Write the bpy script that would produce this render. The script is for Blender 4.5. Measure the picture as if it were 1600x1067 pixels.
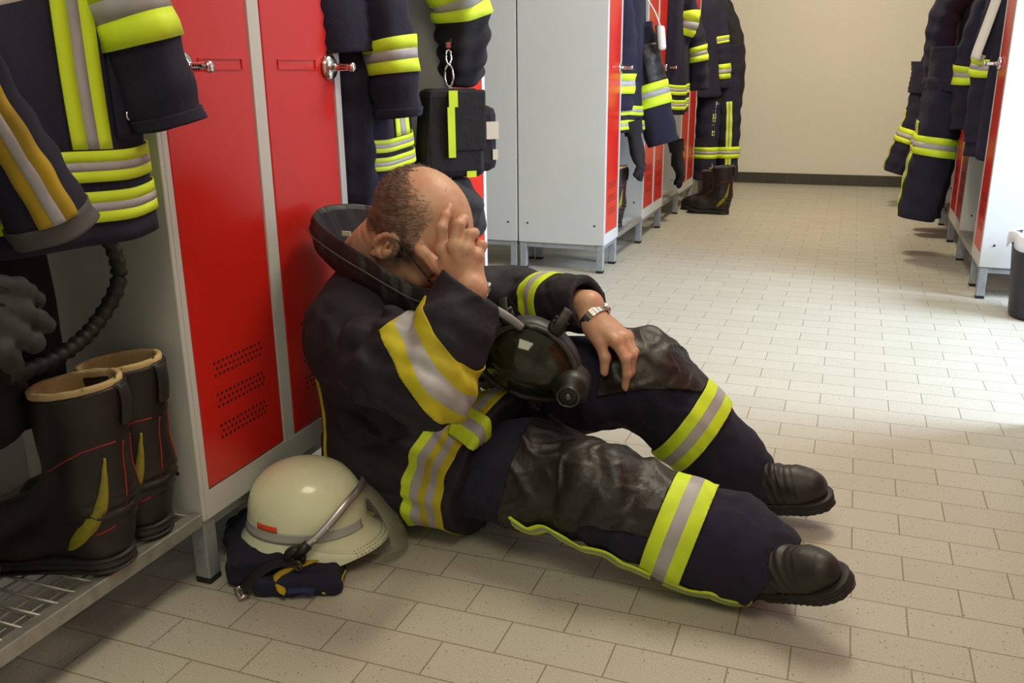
import bpy, bmesh, math, random
import numpy as np
from mathutils import Vector, Matrix, Euler

for _o in list(bpy.data.objects):
    bpy.data.objects.remove(_o, do_unlink=True)
SC = bpy.context.scene
COL = SC.collection
PI = math.pi
A3 = lambda *v: np.array(v, float)

# ---------------------------------------------------------------- camera, light, exposure
def setup_camera():
    f, p, y, r = 1393.6, 0.29391, 0.35887, 0.009819
    cy, sy = math.cos(y), math.sin(y)
    F = Vector((-sy*math.cos(p), cy*math.cos(p), -math.sin(p)))
    rt = Vector((cy, sy, 0)); dn = F.cross(rt)
    R = rt*math.cos(r) + dn*math.sin(r)
    D = dn*math.cos(r) - rt*math.sin(r)
    cam = bpy.data.cameras.new('camera'); o = bpy.data.objects.new('camera', cam)
    COL.objects.link(o)
    m = Matrix((R, -D, -F)).transposed().to_4x4()
    m.translation = (0, 0, 1.0)
    o.matrix_world = m
    cam.sensor_fit = 'HORIZONTAL'; cam.sensor_width = 36.0
    cam.lens = 36.0*f/1600.0
    cam.clip_start = 0.02
    SC.camera = o
setup_camera()

W = bpy.data.worlds.new('world'); SC.world = W; W.use_nodes = True
W.node_tree.nodes['Background'].inputs[0].default_value = (0.72, 0.82, 1.0, 1)
W.node_tree.nodes['Background'].inputs[1].default_value = 0.35

def area(name, loc, aim, sx, sy, power, color):
    l = bpy.data.lights.new(name, 'AREA'); l.shape = 'RECTANGLE'
    l.size = sx; l.size_y = sy; l.energy = power; l.color = color
    o = bpy.data.objects.new(name, l); COL.objects.link(o)
    o.location = loc
    o.rotation_euler = (Vector(aim)-Vector(loc)).to_track_quat('-Z', 'Y').to_euler()
    return o
WARM = (1.0, 0.885, 0.62)
# fluorescent ceiling lamps along the aisle
area('ceiling_lamp', (-0.10, 2.75, 2.68), (-0.10, 2.75, 0), 0.3, 1.2, 40, WARM)
area('ceiling_lamp', (-0.25, 6.3, 2.68), (-0.25, 7.4, 0.6), 0.3, 1.2, 76, WARM)
area('ceiling_lamp', (-0.1, 0.1, 2.68), (-0.1, 0.1, 0), 0.9, 0.9, 24, WARM)
# daylight through the window at the right end of the cross aisle
area('window_daylight', (2.32, 3.5, 1.55), (-0.6, 3.4, 0.15), 1.3, 1.3, 185, (0.66, 0.80, 1.0))

SC.view_settings.view_transform = 'Standard'
SC.view_settings.look = 'None'
SC.view_settings.gamma = 1.0
SC.view_settings.use_curve_mapping = False
SC.view_settings.exposure = -0.04
try:
    SC.cycles.max_bounces = 8
except Exception:
    pass

# ---------------------------------------------------------------- materials
MATS = {}
def srgb(r, g, b):
    def c(v):
        v /= 255.0
        return v/12.92 if v <= 0.04045 else ((v+0.055)/1.055)**2.4
    return (c(r), c(g), c(b), 1)

def mat(name, col, rough=0.5, metal=0.0, bump=None, vary=None, coat=0.0, sheen=0.0, spec=None, trans=0.0, alpha=1.0, dirt=None):
    m = bpy.data.materials.new(name); m.use_nodes = True
    nt = m.node_tree; b = nt.nodes['Principled BSDF']
    b.inputs['Base Color'].default_value = col
    b.inputs['Roughness'].default_value = rough
    b.inputs['Metallic'].default_value = metal
    if coat: b.inputs['Coat Weight'].default_value = coat; b.inputs['Coat Roughness'].default_value = 0.08
    if sheen:
        b.inputs['Sheen Weight'].default_value = sheen
        b.inputs['Sheen Roughness'].default_value = 0.6
    if spec is not None: b.inputs['Specular IOR Level'].default_value = spec
    if trans: b.inputs['Transmission Weight'].default_value = trans
    if alpha < 1: b.inputs['Alpha'].default_value = alpha
    tc = nt.nodes.new('ShaderNodeTexCoord')
    if vary:
        sc, col2, lo, hi = vary
        n = nt.nodes.new('ShaderNodeTexNoise'); n.inputs['Scale'].default_value = sc
        n.inputs['Detail'].default_value = 6
        nt.links.new(tc.outputs['Object'], n.inputs['Vector'])
        r = nt.nodes.new('ShaderNodeMapRange')
        r.inputs[1].default_value = lo; r.inputs[2].default_value = hi
        nt.links.new(n.outputs['Fac'], r.inputs[0])
        mx = nt.nodes.new('ShaderNodeMix'); mx.data_type = 'RGBA'
        mx.inputs[6].default_value = col; mx.inputs[7].default_value = col2
        nt.links.new(r.outputs[0], mx.inputs[0])
        nt.links.new(mx.outputs[2], b.inputs['Base Color'])
        # roughness variation follows the wear
        r2 = nt.nodes.new('ShaderNodeMapRange')
        r2.inputs[3].default_value = rough; r2.inputs[4].default_value = min(1, rough+0.12)
        nt.links.new(n.outputs['Fac'], r2.inputs[0])
        nt.links.new(r2.outputs[0], b.inputs['Roughness'])
    if bump:
        prev = None
        for (sc, st, dist) in bump:
            n = nt.nodes.new('ShaderNodeTexNoise'); n.inputs['Scale'].default_value = sc
            n.inputs['Detail'].default_value = 4
            nt.links.new(tc.outputs['Object'], n.inputs['Vector'])
            bp = nt.nodes.new('ShaderNodeBump'); bp.inputs['Strength'].default_value = st
            bp.inputs['Distance'].default_value = dist
            nt.links.new(n.outputs['Fac'], bp.inputs['Height'])
            if prev: nt.links.new(prev.outputs[0], bp.inputs['Normal'])
            prev = bp
        nt.links.new(prev.outputs[0], b.inputs['Normal'])
    MATS[name] = m
    return m

mat('navy_fabric', (0.0115, 0.0105, 0.030, 1), 0.9, bump=[(16, .5, .012), (260, .25, .0012)], vary=(5, (0.016, 0.015, 0.038, 1), .4, .7))
mat('black_fabric', (0.011, 0.0095, 0.014, 1), 0.86, bump=[(20, .4, .01), (300, .25, .001)], vary=(9, (0.018, 0.016, 0.02, 1), .45, .75))
mat('jacket_fabric', (0.0105, 0.0095, 0.019, 1), 0.74, bump=[(14, .55, .014), (60, .35, .003), (420, .2, .0008)], vary=(7, (0.030, 0.0275, 0.036, 1), .50, .82))
mat('sooty_leather', (0.017, 0.0155, 0.0145, 1), 0.42, bump=[(18, .6, .012), (45, .4, .004)], vary=(8, (0.045, 0.042, 0.038, 1), .5, .75))
mat('collar_leather', (0.011, 0.0105, 0.0125, 1), 0.48, bump=[(22, .5, .010), (60, .4, .004)], vary=(14, (0.05, 0.047, 0.045, 1), .56, .8))
mat('lime_tape', (0.70, 0.93, 0.025, 1), 0.55, bump=[(300, .2, .0006)], vary=(12, (0.58, 0.78, 0.025, 1), .45, .75))
mat('grubby_tape', (0.56, 0.50, 0.015, 1), 0.65, bump=[(300, .2, .0006)], vary=(14, (0.38, 0.28, 0.012, 1), .45, .7))
mat('amber_tape', (0.50, 0.34, 0.01, 1), 0.65, bump=[(300, .2, .0006)], vary=(14, (0.36, 0.24, 0.012, 1), .45, .7))
mat('silver_tape', (0.43, 0.43, 0.46, 1), 0.42, bump=[(240, .2, .0006)], vary=(18, (0.34, 0.335, 0.35, 1), .45, .75))
mat('white_fabric', (0.78, 0.77, 0.72, 1), 0.8, bump=[(200, .2, .001)])
mat('grey_fabric', (0.085, 0.082, 0.085, 1), 0.85, bump=[(40, .4, .004), (300, .2, .001)])
mat('glove_leather', (0.02, 0.019, 0.021, 1), 0.75, bump=[(60, .4, .004)], vary=(20, (0.036, 0.034, 0.035, 1), .45, .7))
mat('red_paint', (0.62, 0.018, 0.012, 1), 0.30, bump=[(3, .05, .01)], spec=0.5)
mat('grey_paint', (0.60, 0.61, 0.60, 1), 0.42, bump=[(250, .04, .0005)], vary=(2, (0.57, 0.58, 0.57, 1), .4, .7))
mat('leg_steel', (0.36, 0.39, 0.42, 1), 0.42, metal=0.35, vary=(30, (0.29, 0.31, 0.33, 1), .45, .7))
mat('galvanised', (0.40, 0.40, 0.37, 1), 0.4, metal=0.6, vary=(40, (0.30, 0.30, 0.27, 1), .4, .7))
mat('chrome', (0.72, 0.72, 0.72, 1), 0.18, metal=1.0)
mat('dark_metal', (0.10, 0.10, 0.10, 1), 0.35, metal=0.9)
mat('black_plastic', (0.012, 0.012, 0.012, 1), 0.45)
mat('black_rubber', (0.014, 0.0135, 0.0135, 1), 0.52, bump=[(90, .15, .001)], vary=(25, (0.03, 0.029, 0.028, 1), .5, .75))
mat('hole_black', (0.004, 0.003, 0.003, 1), 0.9)
mat('boot_leather', (0.011, 0.008, 0.0075, 1), 0.4, bump=[(35, .3, .004), (220, .2, .0008)], vary=(12, (0.022, 0.016, 0.014, 1), .5, .75))
mat('shoe_leather', (0.015, 0.0145, 0.013, 1), 0.42, bump=[(40, .3, .003), (300, .25, .0006)], vary=(16, (0.04, 0.037, 0.032, 1), .5, .75))
mat('cream_lining', (0.62, 0.46, 0.22, 1), 0.85, bump=[(80, .4, .002)], vary=(20, (0.45, 0.32, 0.14, 1), .45, .7))
mat('red_stitch', (0.42, 0.02, 0.012, 1), 0.8)
mat('helmet_shell', (0.87, 0.92, 0.66, 1), 0.22, coat=0.4, vary=(5, (0.85, 0.90, 0.63, 1), .4, .7))
mat('helmet_stripe', (0.46, 0.47, 0.46, 1), 0.45)
mat('orange_sticker', (0.85, 0.09, 0.03, 1), 0.5)
mat('aluminium', (0.55, 0.54, 0.56, 1), 0.35, metal=0.8)
mat('skin', (0.62, 0.365, 0.245, 1), 0.42, bump=[(70, .25, .002), (320, .2, .0006)], vary=(22, (0.52, 0.26, 0.165, 1), .42, .68))
MATS['skin'].node_tree.nodes['Principled BSDF'].inputs['Subsurface Weight'].default_value = 0.08
MATS['skin'].node_tree.nodes['Principled BSDF'].inputs['Subsurface Radius'].default_value = (0.006, 0.0025, 0.0015)
mat('hair_grey', (0.25, 0.215, 0.175, 1), 0.6, vary=(60, (0.52, 0.48, 0.43, 1), .4, .65))
mat('bin_plastic', (0.016, 0.014, 0.026, 1), 0.4)
mat('bin_liner', (0.80, 0.83, 0.92, 1), 0.45, bump=[(40, .5, .006)])
mat('wall_paint', (0.80, 0.755, 0.67, 1), 0.75, bump=[(120, .08, .002)], vary=(1.2, (0.78, 0.73, 0.64, 1), .4, .7))
mat('ceiling_paint', (0.72, 0.70, 0.65, 1), 0.85)
mat('blue_fabric', (0.012, 0.022, 0.085, 1), 0.8, bump=[(200, .2, .001)])
mat('paper_label', (0.66, 0.62, 0.50, 1), 0.8)

def mat_glass(name, col, alpha, rough=0.03):
    m = bpy.data.materials.new(name); m.use_nodes = True
    nt = m.node_tree; b = nt.nodes['Principled BSDF']
    out = nt.nodes['Material Output']
    b.inputs['Base Color'].default_value = col
    b.inputs['Roughness'].default_value = rough
    t = nt.nodes.new('ShaderNodeBsdfTransparent'); t.inputs[0].default_value = (1, 1, 1, 1)
    lw = nt.nodes.new('ShaderNodeLayerWeight'); lw.inputs[0].default_value = 0.25
    mr = nt.nodes.new('ShaderNodeMapRange'); mr.inputs[3].default_value = alpha; mr.inputs[4].default_value = min(1, alpha+.5)
    nt.links.new(lw.outputs['Fresnel'], mr.inputs[0])
    mx = nt.nodes.new('ShaderNodeMixShader')
    nt.links.new(mr.outputs[0], mx.inputs[0])
    nt.links.new(t.outputs[0], mx.inputs[1]); nt.links.new(b.outputs[0], mx.inputs[2])
    nt.links.new(mx.outputs[0], out.inputs['Surface'])
    MATS[name] = m
mat_glass('clear_visor', (0.5, 0.5, 0.42, 1), 0.045)
mat_glass('mask_glass', (0.03, 0.034, 0.010, 1), 0.40, 0.05)  # olive base colour paints in the yellow tape's reflection on the pane
MATS['mask_glass'].node_tree.nodes['Principled BSDF'].inputs['IOR'].default_value = 1.75

def mat_floor():
    m = bpy.data.materials.new('floor_tile'); m.use_nodes = True
    nt = m.node_tree; b = nt.nodes['Principled BSDF']; L = nt.links
    tc = nt.nodes.new('ShaderNodeTexCoord')
    mp = nt.nodes.new('ShaderNodeMapping')
    mp.inputs['Location'].default_value = (0.018, -0.072, 0)
    L.new(tc.outputs['Object'], mp.inputs[0])
    br = nt.nodes.new('ShaderNodeTexBrick')
    br.offset = 0.5; br.offset_frequency = 2; br.squash = 1
    br.inputs['Scale'].default_value = 1.0
    br.inputs['Brick Width'].default_value = 0.2
    br.inputs['Row Height'].default_value = 0.1
    br.inputs['Mortar Size'].default_value = 0.0016
    br.inputs['Mortar Smooth'].default_value = 0.3
    br.inputs['Bias'].default_value = 0.0
    br.inputs['Color1'].default_value = (0.52, 0.50, 0.425, 1)
    br.inputs['Color2'].default_value = (0.485, 0.463, 0.39, 1)
    br.inputs['Mortar'].default_value = (0.25, 0.215, 0.155, 1)
    L.new(mp.outputs[0], br.inputs['Vector'])
    # fine speckle and a few larger dark grains
    v = nt.nodes.new('ShaderNodeTexVoronoi'); v.inputs['Scale'].default_value = 105
    L.new(tc.outputs['Object'], v.inputs['Vector'])
    v2 = nt.nodes.new('ShaderNodeTexNoise'); v2.inputs['Scale'].default_value = 330; v2.inputs['Detail'].default_value = 2
    L.new(tc.outputs['Object'], v2.inputs['Vector'])
    # grain radius varies per cell
    sx = nt.nodes.new('ShaderNodeSeparateColor'); L.new(v.outputs['Color'], sx.inputs[0])
    mr = nt.nodes.new('ShaderNodeMapRange'); mr.inputs[1].default_value = 0.25; mr.inputs[2].default_value = 1.0
    mr.inputs[3].default_value = 0.0; mr.inputs[4].default_value = 0.2
    L.new(sx.outputs[0], mr.inputs[0])
    lt = nt.nodes.new('ShaderNodeMath'); lt.operation = 'LESS_THAN'
    L.new(v.outputs['Distance'], lt.inputs[0]); L.new(mr.outputs[0], lt.inputs[1])
    mx = nt.nodes.new('ShaderNodeMix'); mx.data_type = 'RGBA'
    L.new(lt.outputs[0], mx.inputs[0]); L.new(br.outputs['Color'], mx.inputs[6])
    mx.inputs[7].default_value = (0.20, 0.175, 0.13, 1)
    r2 = nt.nodes.new('ShaderNodeMapRange'); r2.inputs[1].default_value = .35; r2.inputs[2].default_value = .7
    r2.inputs[3].default_value = .80; r2.inputs[4].default_value = 1.08
    L.new(v2.outputs['Fac'], r2.inputs[0])
    ml = nt.nodes.new('ShaderNodeMix'); ml.data_type = 'RGBA'; ml.blend_type = 'MULTIPLY'; ml.inputs[0].default_value = 1
    L.new(mx.outputs[2], ml.inputs[6]); L.new(r2.outputs[0], ml.inputs[7])
    L.new(ml.outputs[2], b.inputs['Base Color'])
    b.inputs['Roughness'].default_value = 0.48
    bp = nt.nodes.new('ShaderNodeBump'); bp.inputs['Strength'].default_value = 0.35; bp.inputs['Distance'].default_value = 0.002
    inv = nt.nodes.new('ShaderNodeMath'); inv.operation = 'SUBTRACT'; inv.inputs[0].default_value = 1
    L.new(br.outputs['Fac'], inv.inputs[1]); L.new(inv.outputs[0], bp.inputs['Height'])
    L.new(bp.outputs[0], b.inputs['Normal'])
    MATS['floor_tile'] = m
mat_floor()

def mat_base_tile():
    m = bpy.data.materials.new('base_tile'); m.use_nodes = True
    nt = m.node_tree; b = nt.nodes['Principled BSDF']; L = nt.links
    tc = nt.nodes.new('ShaderNodeTexCoord')
    mp = nt.nodes.new('ShaderNodeMapping'); mp.inputs['Location'].default_value = (0.121, 0, 0)
    mp.inputs['Rotation'].default_value = (PI/2, 0, 0)
    L.new(tc.outputs['Object'], mp.inputs[0])
    br = nt.nodes.new('ShaderNodeTexBrick'); br.offset = 0.0
    br.inputs['Scale'].default_value = 1.0; br.inputs['Brick Width'].default_value = 0.2
    br.inputs['Row Height'].default_value = 0.3; br.inputs['Mortar Size'].default_value = 0.002
    br.inputs['Color1'].default_value = (0.062, 0.056, 0.043, 1); br.inputs['Color2'].default_value = (0.052, 0.047, 0.037, 1)
    br.inputs['Mortar'].default_value = (0.10, 0.092, 0.07, 1)
    L.new(mp.outputs[0], br.inputs['Vector']); L.new(br.outputs['Color'], b.inputs['Base Color'])
    b.inputs['Roughness'].default_value = 0.45
    MATS['base_tile'] = m
mat_base_tile()

# ---------------------------------------------------------------- mesh helpers
def empty(name, loc=(0, 0, 0), rot=(0, 0, 0), parent=None):
    o = bpy.data.objects.new(name, None); COL.objects.link(o)
    o.empty_display_size = 0.05
    o.location = loc; o.rotation_euler = rot
    if parent: o.parent = parent
    return o
def tag(o, label=None, cat=None, group=None, kind=None):
    if label: o['label'] = label
    if cat: o['category'] = cat
    if group: o['group'] = group
    if kind: o['kind'] = kind
    return o
def thing(name, label, cat, loc=(0, 0, 0), rot=(0, 0, 0), group=None):
    return tag(empty(name, loc, rot), label, cat, group)

def obj(name, bm, mats, parent=None, smooth=False):
    me = bpy.data.meshes.new(name)
    if isinstance(bm, bmesh.types.BMesh):
        bmesh.ops.recalc_face_normals(bm, faces=bm.faces)
        bm.to_mesh(me); bm.free()
    else:
        me.from_pydata([tuple(map(float, v)) for v in bm[0]], [], [tuple(int(i) for i in f) for f in bm[1]])
        if len(bm) > 2 and bm[2] is not None:
            me.polygons.foreach_set('material_index', np.array(bm[2], dtype=np.int32))
    if not isinstance(mats, (list, tuple)): mats = [mats]
    for m in mats: me.materials.append(MATS[m])
    if smooth and len(me.polygons):
        me.polygons.foreach_set('use_smooth', np.ones(len(me.polygons), dtype=bool))
    me.update()
    o = bpy.data.objects.new(name, me); COL.objects.link(o)
    if parent: o.parent = parent
    return o
def structure(name, bm, m):
    return tag(obj(name, bm, m), kind='structure')

def add_box(bm, x0, x1, y0, y1, z0, z1, bevel=0.0, mi=0):
    vs = [bm.verts.new((x, y, z)) for z in (z0, z1) for (x, y) in ((x0, y0), (x1, y0), (x1, y1), (x0, y1))]
    fs = [(0, 3, 2, 1), (4, 5, 6, 7), (0, 1, 5, 4), (1, 2, 6, 5), (2, 3, 7, 6), (3, 0, 4, 7)]
    faces = [bm.faces.new([vs[i] for i in f]) for f in fs]
    for f in faces: f.material_index = mi
    if bevel > 0:
        es = list({e for f in faces for e in f.edges})
        bmesh.ops.bevel(bm, geom=es, offset=bevel, segments=2, affect='EDGES', profile=0.5)
    return vs
def box(x0, x1, y0, y1, z0, z1, bevel=0.0):
    bm = bmesh.new(); add_box(bm, x0, x1, y0, y1, z0, z1, bevel); return bm

def frame_of(d, up=(0, 0, 1)):
    d = np.array(d, float); d /= np.linalg.norm(d)
    u = np.array(up, float)
    if abs(d @ u) > 0.97*np.linalg.norm(u): u = np.array((1.0, 0.2, 0))
    s = np.cross(u, d); s /= np.linalg.norm(s)
    return d, s, np.cross(d, s)

def add_tube(bm, pts, r, n=10, closed=False, caps=True, mi=0, rx=None, up=(0, 0, 1)):
    pts = [np.array(p, float) for p in pts]; m = len(pts)
    rs = r if isinstance(r, (list, tuple)) else [r]*m
    rings = []
    for i in range(m):
        a = pts[(i-1) % m] if (closed or i > 0) else pts[i]
        b = pts[(i+1) % m] if (closed or i < m-1) else pts[i]
        d, s, t = frame_of(b-a, up)
        k = (rx if rx else 1.0)
        rings.append([bm.verts.new(tuple(pts[i]+rs[i]*(k*math.cos(q)*s+math.sin(q)*t))) for q in [2*PI*j/n for j in range(n)]])
    for i in range(m if closed else m-1):
        A, B = rings[i], rings[(i+1) % m]
        for j in range(n):
            f = bm.faces.new((A[j], A[(j+1) % n], B[(j+1) % n], B[j])); f.material_index = mi; f.smooth = True
    if caps and not closed:
        f = bm.faces.new(list(reversed(rings[0]))); f.material_index = mi
        f = bm.faces.new(rings[-1]); f.material_index = mi
def tube(pts, r, n=10, **k):
    bm = bmesh.new(); add_tube(bm, pts, r, n, **k); return bm
def spline(pts, n=8):
    P = [np.array(p, float) for p in pts]; out = []
    for i in range(len(P)-1):
        p0 = P[max(i-1, 0)]; p1 = P[i]; p2 = P[i+1]; p3 = P[min(i+2, len(P)-1)]
        for k in range(n):
            t = k/n
            out.append(0.5*((2*p1)+(-p0+p2)*t+(2*p0-5*p1+4*p2-p3)*t*t+(-p0+3*p1-3*p2+p3)*t**3))
    out.append(P[-1]); return out
def add_lathe(bm, prof, n=24, axis='z', c=(0, 0, 0), mi=0, smooth=True):
    rings = []
    for (r, h) in prof:
        ring = []
        for j in range(n):
            q = 2*PI*j/n; a, b = r*math.cos(q), r*math.sin(q)
            p = {'z': (a, b, h), 'x': (h, a, b), 'y': (b, h, a)}[axis]
            ring.append(bm.verts.new((p[0]+c[0], p[1]+c[1], p[2]+c[2])))
        rings.append(ring)
    for i in range(len(rings)-1):
        for j in range(n):
            f = bm.faces.new((rings[i][j], rings[i][(j+1) % n], rings[i+1][(j+1) % n], rings[i+1][j]))
            f.material_index = mi; f.smooth = smooth
    for ring, rev in ((rings[0], True), (rings[-1], False)):
        try:
            f = bm.faces.new(list(reversed(ring)) if rev else ring); f.material_index = mi
        except Exception: pass
def lathe(prof, n=24, **k):
    bm = bmesh.new(); add_lathe(bm, prof, n, **k); return bm

def add_strip(bm, pts, nrms, w, t):
    """flat band along pts, its broad side facing nrms"""
    pts = [A3(*p) for p in pts]; rows = []
    W_ = w if isinstance(w, (list, tuple)) else [w]*len(pts)
    for i, p in enumerate(pts):
        w = W_[i]
        d = pts[min(i+1, len(pts)-1)]-pts[max(i-1, 0)]; d /= np.linalg.norm(d)
        n = A3(*nrms[i]); n = n-(n @ d)*d; n /= np.linalg.norm(n); s = np.cross(n, d)
        rows.append([bm.verts.new(tuple(p+s*a*w/2+n*b*t/2)) for a, b in ((-1, -1), (1, -1), (1, 1), (-1, 1))])
    for a, b in zip(rows[:-1], rows[1:]):
        for k in range(4): bm.faces.new((a[k], a[(k+1) % 4], b[(k+1) % 4], b[k])).smooth = (k % 2 == 0)
    bm.faces.new(rows[0]); bm.faces.new(rows[-1])
def near_seg(V, a, b, r):
    d = b-a; t = np.clip(((V-a) @ d)/(d @ d), 0, 1); return np.linalg.norm(V-(a+t[:, None]*d), axis=1) < r
def copy_tree(o, parent=None):
    c = o.copy(); COL.objects.link(c)
    if parent is not None:
        c.parent = parent
    for ch in [q for q in bpy.data.objects if q.parent == o]:
        copy_tree(ch, c)
    return c
def solidify(o, t, off=-1):
    m = o.modifiers.new('solid', 'SOLIDIFY'); m.thickness = t; m.offset = off
    return o

def vnoise(P, seed=0):
    """smooth sum-of-sines noise on an (N,3) array, about -1..1"""
    rs = np.random.RandomState(seed); out = np.zeros(len(P))
    for i in range(7):
        d = rs.normal(size=3); d /= np.linalg.norm(d)
        out += np.sin((P @ d)*(1+rs.rand()*1.2)+rs.rand()*6.28 + 0.9*np.sin((P @ rs.normal(size=3))*0.8))
    return out/4.0

# ---------------------------------------------------------------- solid modelling on a signed-distance grid
class Grid:
    def __init__(s, lo, hi, h):
        s.lo = np.array(lo, float); s.h = h
        s.n = np.ceil((np.array(hi)-s.lo)/h).astype(int)+1
        s.a = np.full(s.n, 0.3, dtype=np.float32)
    def _sl(s, lo, hi, pad):
        i0 = np.clip(np.floor((np.array(lo)-pad-s.lo)/s.h).astype(int), 0, s.n)
        i1 = np.clip(np.ceil((np.array(hi)+pad-s.lo)/s.h).astype(int)+1, 0, s.n)
        sl = tuple(slice(a, b) for a, b in zip(i0, i1))
        ax = [s.lo[k]+s.h*np.arange(i0[k], i1[k], dtype=np.float32) for k in range(3)]
        X, Y, Z = np.meshgrid(*ax, indexing='ij')
        return sl, X, Y, Z
    def _mix(s, sl, d, k, op):
        A = s.a[sl]
        if op == 'add':
            if k > 0:
                t = np.clip(0.5+0.5*(A-d)/k, 0, 1); v = A*(1-t)+d*t-k*t*(1-t)
            else: v = np.minimum(A, d)
        else:
            d = -d
            if k > 0:
                t = np.clip(0.5-0.5*(A-d)/k, 0, 1); v = A*(1-t)+d*t+k*t*(1-t)
            else: v = np.maximum(A, d)
        s.a[sl] = v
    def cone(s, a, b, ra, rb, k=0.02, op='add', flat=None):
        a = np.array(a, float); b = np.array(b, float); R = max(ra, rb)
        lo = np.minimum(a, b)-R; hi = np.maximum(a, b)+R
        sl, X, Y, Z = s._sl(lo, hi, 0.02+k)
        d = b-a; L2 = max(d @ d, 1e-12)
        t = np.clip(((X-a[0])*d[0]+(Y-a[1])*d[1]+(Z-a[2])*d[2])/L2, 0, 1)
        x, y, z = X-(a[0]+t*d[0]), Y-(a[1]+t*d[1]), Z-(a[2]+t*d[2])
        q = x*x+y*y+z*z
        if flat is not None:   # flat = (unit axis, ratio): squash along axis
            ax, ra_ = flat
            pr = x*ax[0]+y*ax[1]+z*ax[2]
            q = q+pr*pr*(1/ra_**2-1)
        s._mix(sl, np.sqrt(q)-(ra+t*(rb-ra)), k, op)
    def ell(s, c, r, R=None, k=0.02, op='add'):
        """ellipsoid; R rows are its axes"""
        c = np.array(c, float); r = np.array(r, float)
        R = np.eye(3) if R is None else np.array(R, float)
        e = np.sqrt(((R*r[:, None])**2).sum(0))
        sl, X, Y, Z = s._sl(c-e, c+e, 0.02+k)
        x, y, z = X-c[0], Y-c[1], Z-c[2]
        u = [R[i, 0]*x+R[i, 1]*y+R[i, 2]*z for i in range(3)]
        k0 = np.sqrt(sum((u[i]/r[i])**2 for i in range(3)))
        k1 = np.sqrt(sum((u[i]/r[i]**2)**2 for i in range(3)))+1e-6
        s._mix(sl, k0*(k0-1)/k1, k, op)
    def box(s, c, r, R=None, rnd=0.01, k=0.01, op='add'):
        c = np.array(c, float); r = np.array(r, float)
        R = np.eye(3) if R is None else np.array(R, float)
        e = np.abs(R*r[:, None]).sum(0)
        sl, X, Y, Z = s._sl(c-e, c+e, 0.02+k)
        x, y, z = X-c[0], Y-c[1], Z-c[2]
        q = [np.abs(R[i, 0]*x+R[i, 1]*y+R[i, 2]*z)-(r[i]-rnd) for i in range(3)]
        d = np.sqrt(sum(np.maximum(v, 0)**2 for v in q))+np.minimum(np.maximum(np.maximum(q[0], q[1]), q[2]), 0)-rnd
        s._mix(sl, d, k, op)
    def torus(s, c, nrm, R, r, k=0.01, op='add', ex=None):
        c = np.array(c, float); n, a, b = frame_of(nrm)
        sl, X, Y, Z = s._sl(c-R-r, c+R+r, 0.02+k)
        x, y, z = X-c[0], Y-c[1], Z-c[2]
        h = x*n[0]+y*n[1]+z*n[2]; p = x*a[0]+y*a[1]+z*a[2]; q = x*b[0]+y*b[1]+z*b[2]
        s._mix(sl, np.sqrt((np.sqrt(p*p+q*q)-R)**2+h*h)-r, k, op)
    def cut(s, p, n, k=0.0):
        """remove everything on the +n side of the plane"""
        n = np.array(n, float); n /= np.linalg.norm(n); p = np.array(p, float)
        sl, X, Y, Z = s._sl(s.lo, s.lo+s.h*s.n, 0)
        d = (X-p[0])*n[0]+(Y-p[1])*n[1]+(Z-p[2])*n[2]
        s.a = np.maximum(s.a, d.astype(np.float32)) if k == 0 else -s._sm(-s.a, -d.astype(np.float32), k)
    @staticmethod
    def _sm(A, d, k):
        t = np.clip(0.5+0.5*(A-d)/k, 0, 1); return A*(1-t)+d*t-k*t*(1-t)
    def displace(s, fn, band=0.03):
        idx = np.argwhere(np.abs(s.a) < band)
        P = s.lo+idx*s.h
        s.a[idx[:, 0], idx[:, 1], idx[:, 2]] += fn(P).astype(np.float32)
    def mesh(s):
        """naive surface nets"""
        A = s.a.copy(); A[0] = A[-1] = .3; A[:, 0] = A[:, -1] = .3; A[:, :, 0] = A[:, :, -1] = .3
        I = A < 0
        n = np.array(A.shape)
        cnt = np.zeros(n-1, np.int8)
        for dx in (0, 1):
            for dy in (0, 1):
                for dz in (0, 1):
                    cnt += I[dx:n[0]-1+dx, dy:n[1]-1+dy, dz:n[2]-1+dz]
        cells = np.argwhere((cnt > 0) & (cnt < 8))
        ids = np.full(n-1, -1, np.int64); ids[tuple(cells.T)] = np.arange(len(cells))
        acc = np.zeros((len(cells), 3)); num = np.zeros(len(cells))
        corners = [(i, j, k) for i in (0, 1) for j in (0, 1) for k in (0, 1)]
        for c0 in corners:
            for ax in range(3):
                if c0[ax]: continue
                c1 = list(c0); c1[ax] = 1
                p0 = cells+np.array(c0); p1 = cells+np.array(c1)
                v0 = A[tuple(p0.T)]; v1 = A[tuple(p1.T)]
                m = (v0 < 0) != (v1 < 0)
                t = np.where(m, v0/np.where(m, v0-v1, 1), 0)
                pos = p0+(p1-p0)*t[:, None]
                acc += np.where(m[:, None], pos, 0); num += m
        V = s.lo+s.h*(acc/num[:, None])
        F = []
        for ax in range(3):
            b, c = (ax+1) % 3, (ax+2) % 3
            sl0 = [slice(None)]*3; sl1 = [slice(None)]*3
            sl0[ax] = slice(0, -1); sl1[ax] = slice(1, None)
            X0 = I[tuple(sl0)]; X1 = I[tuple(sl1)]
            e = np.argwhere(X0 != X1)
            e = e[(e[:, b] > 0) & (e[:, c] > 0) & (e[:, b] < n[b]-1) & (e[:, c] < n[c]-1)]
            flip = X0[tuple(e.T)]
            def cid(db, dc):
                q = e.copy(); q[:, b] -= db; q[:, c] -= dc
                return ids[tuple(q.T)]
            q = np.stack([cid(1, 1), cid(0, 1), cid(0, 0), cid(1, 0)], 1)
            q[~flip] = q[~flip][:, ::-1]
            F.append(q)
        F = np.concatenate(F)
        return V, F

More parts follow.
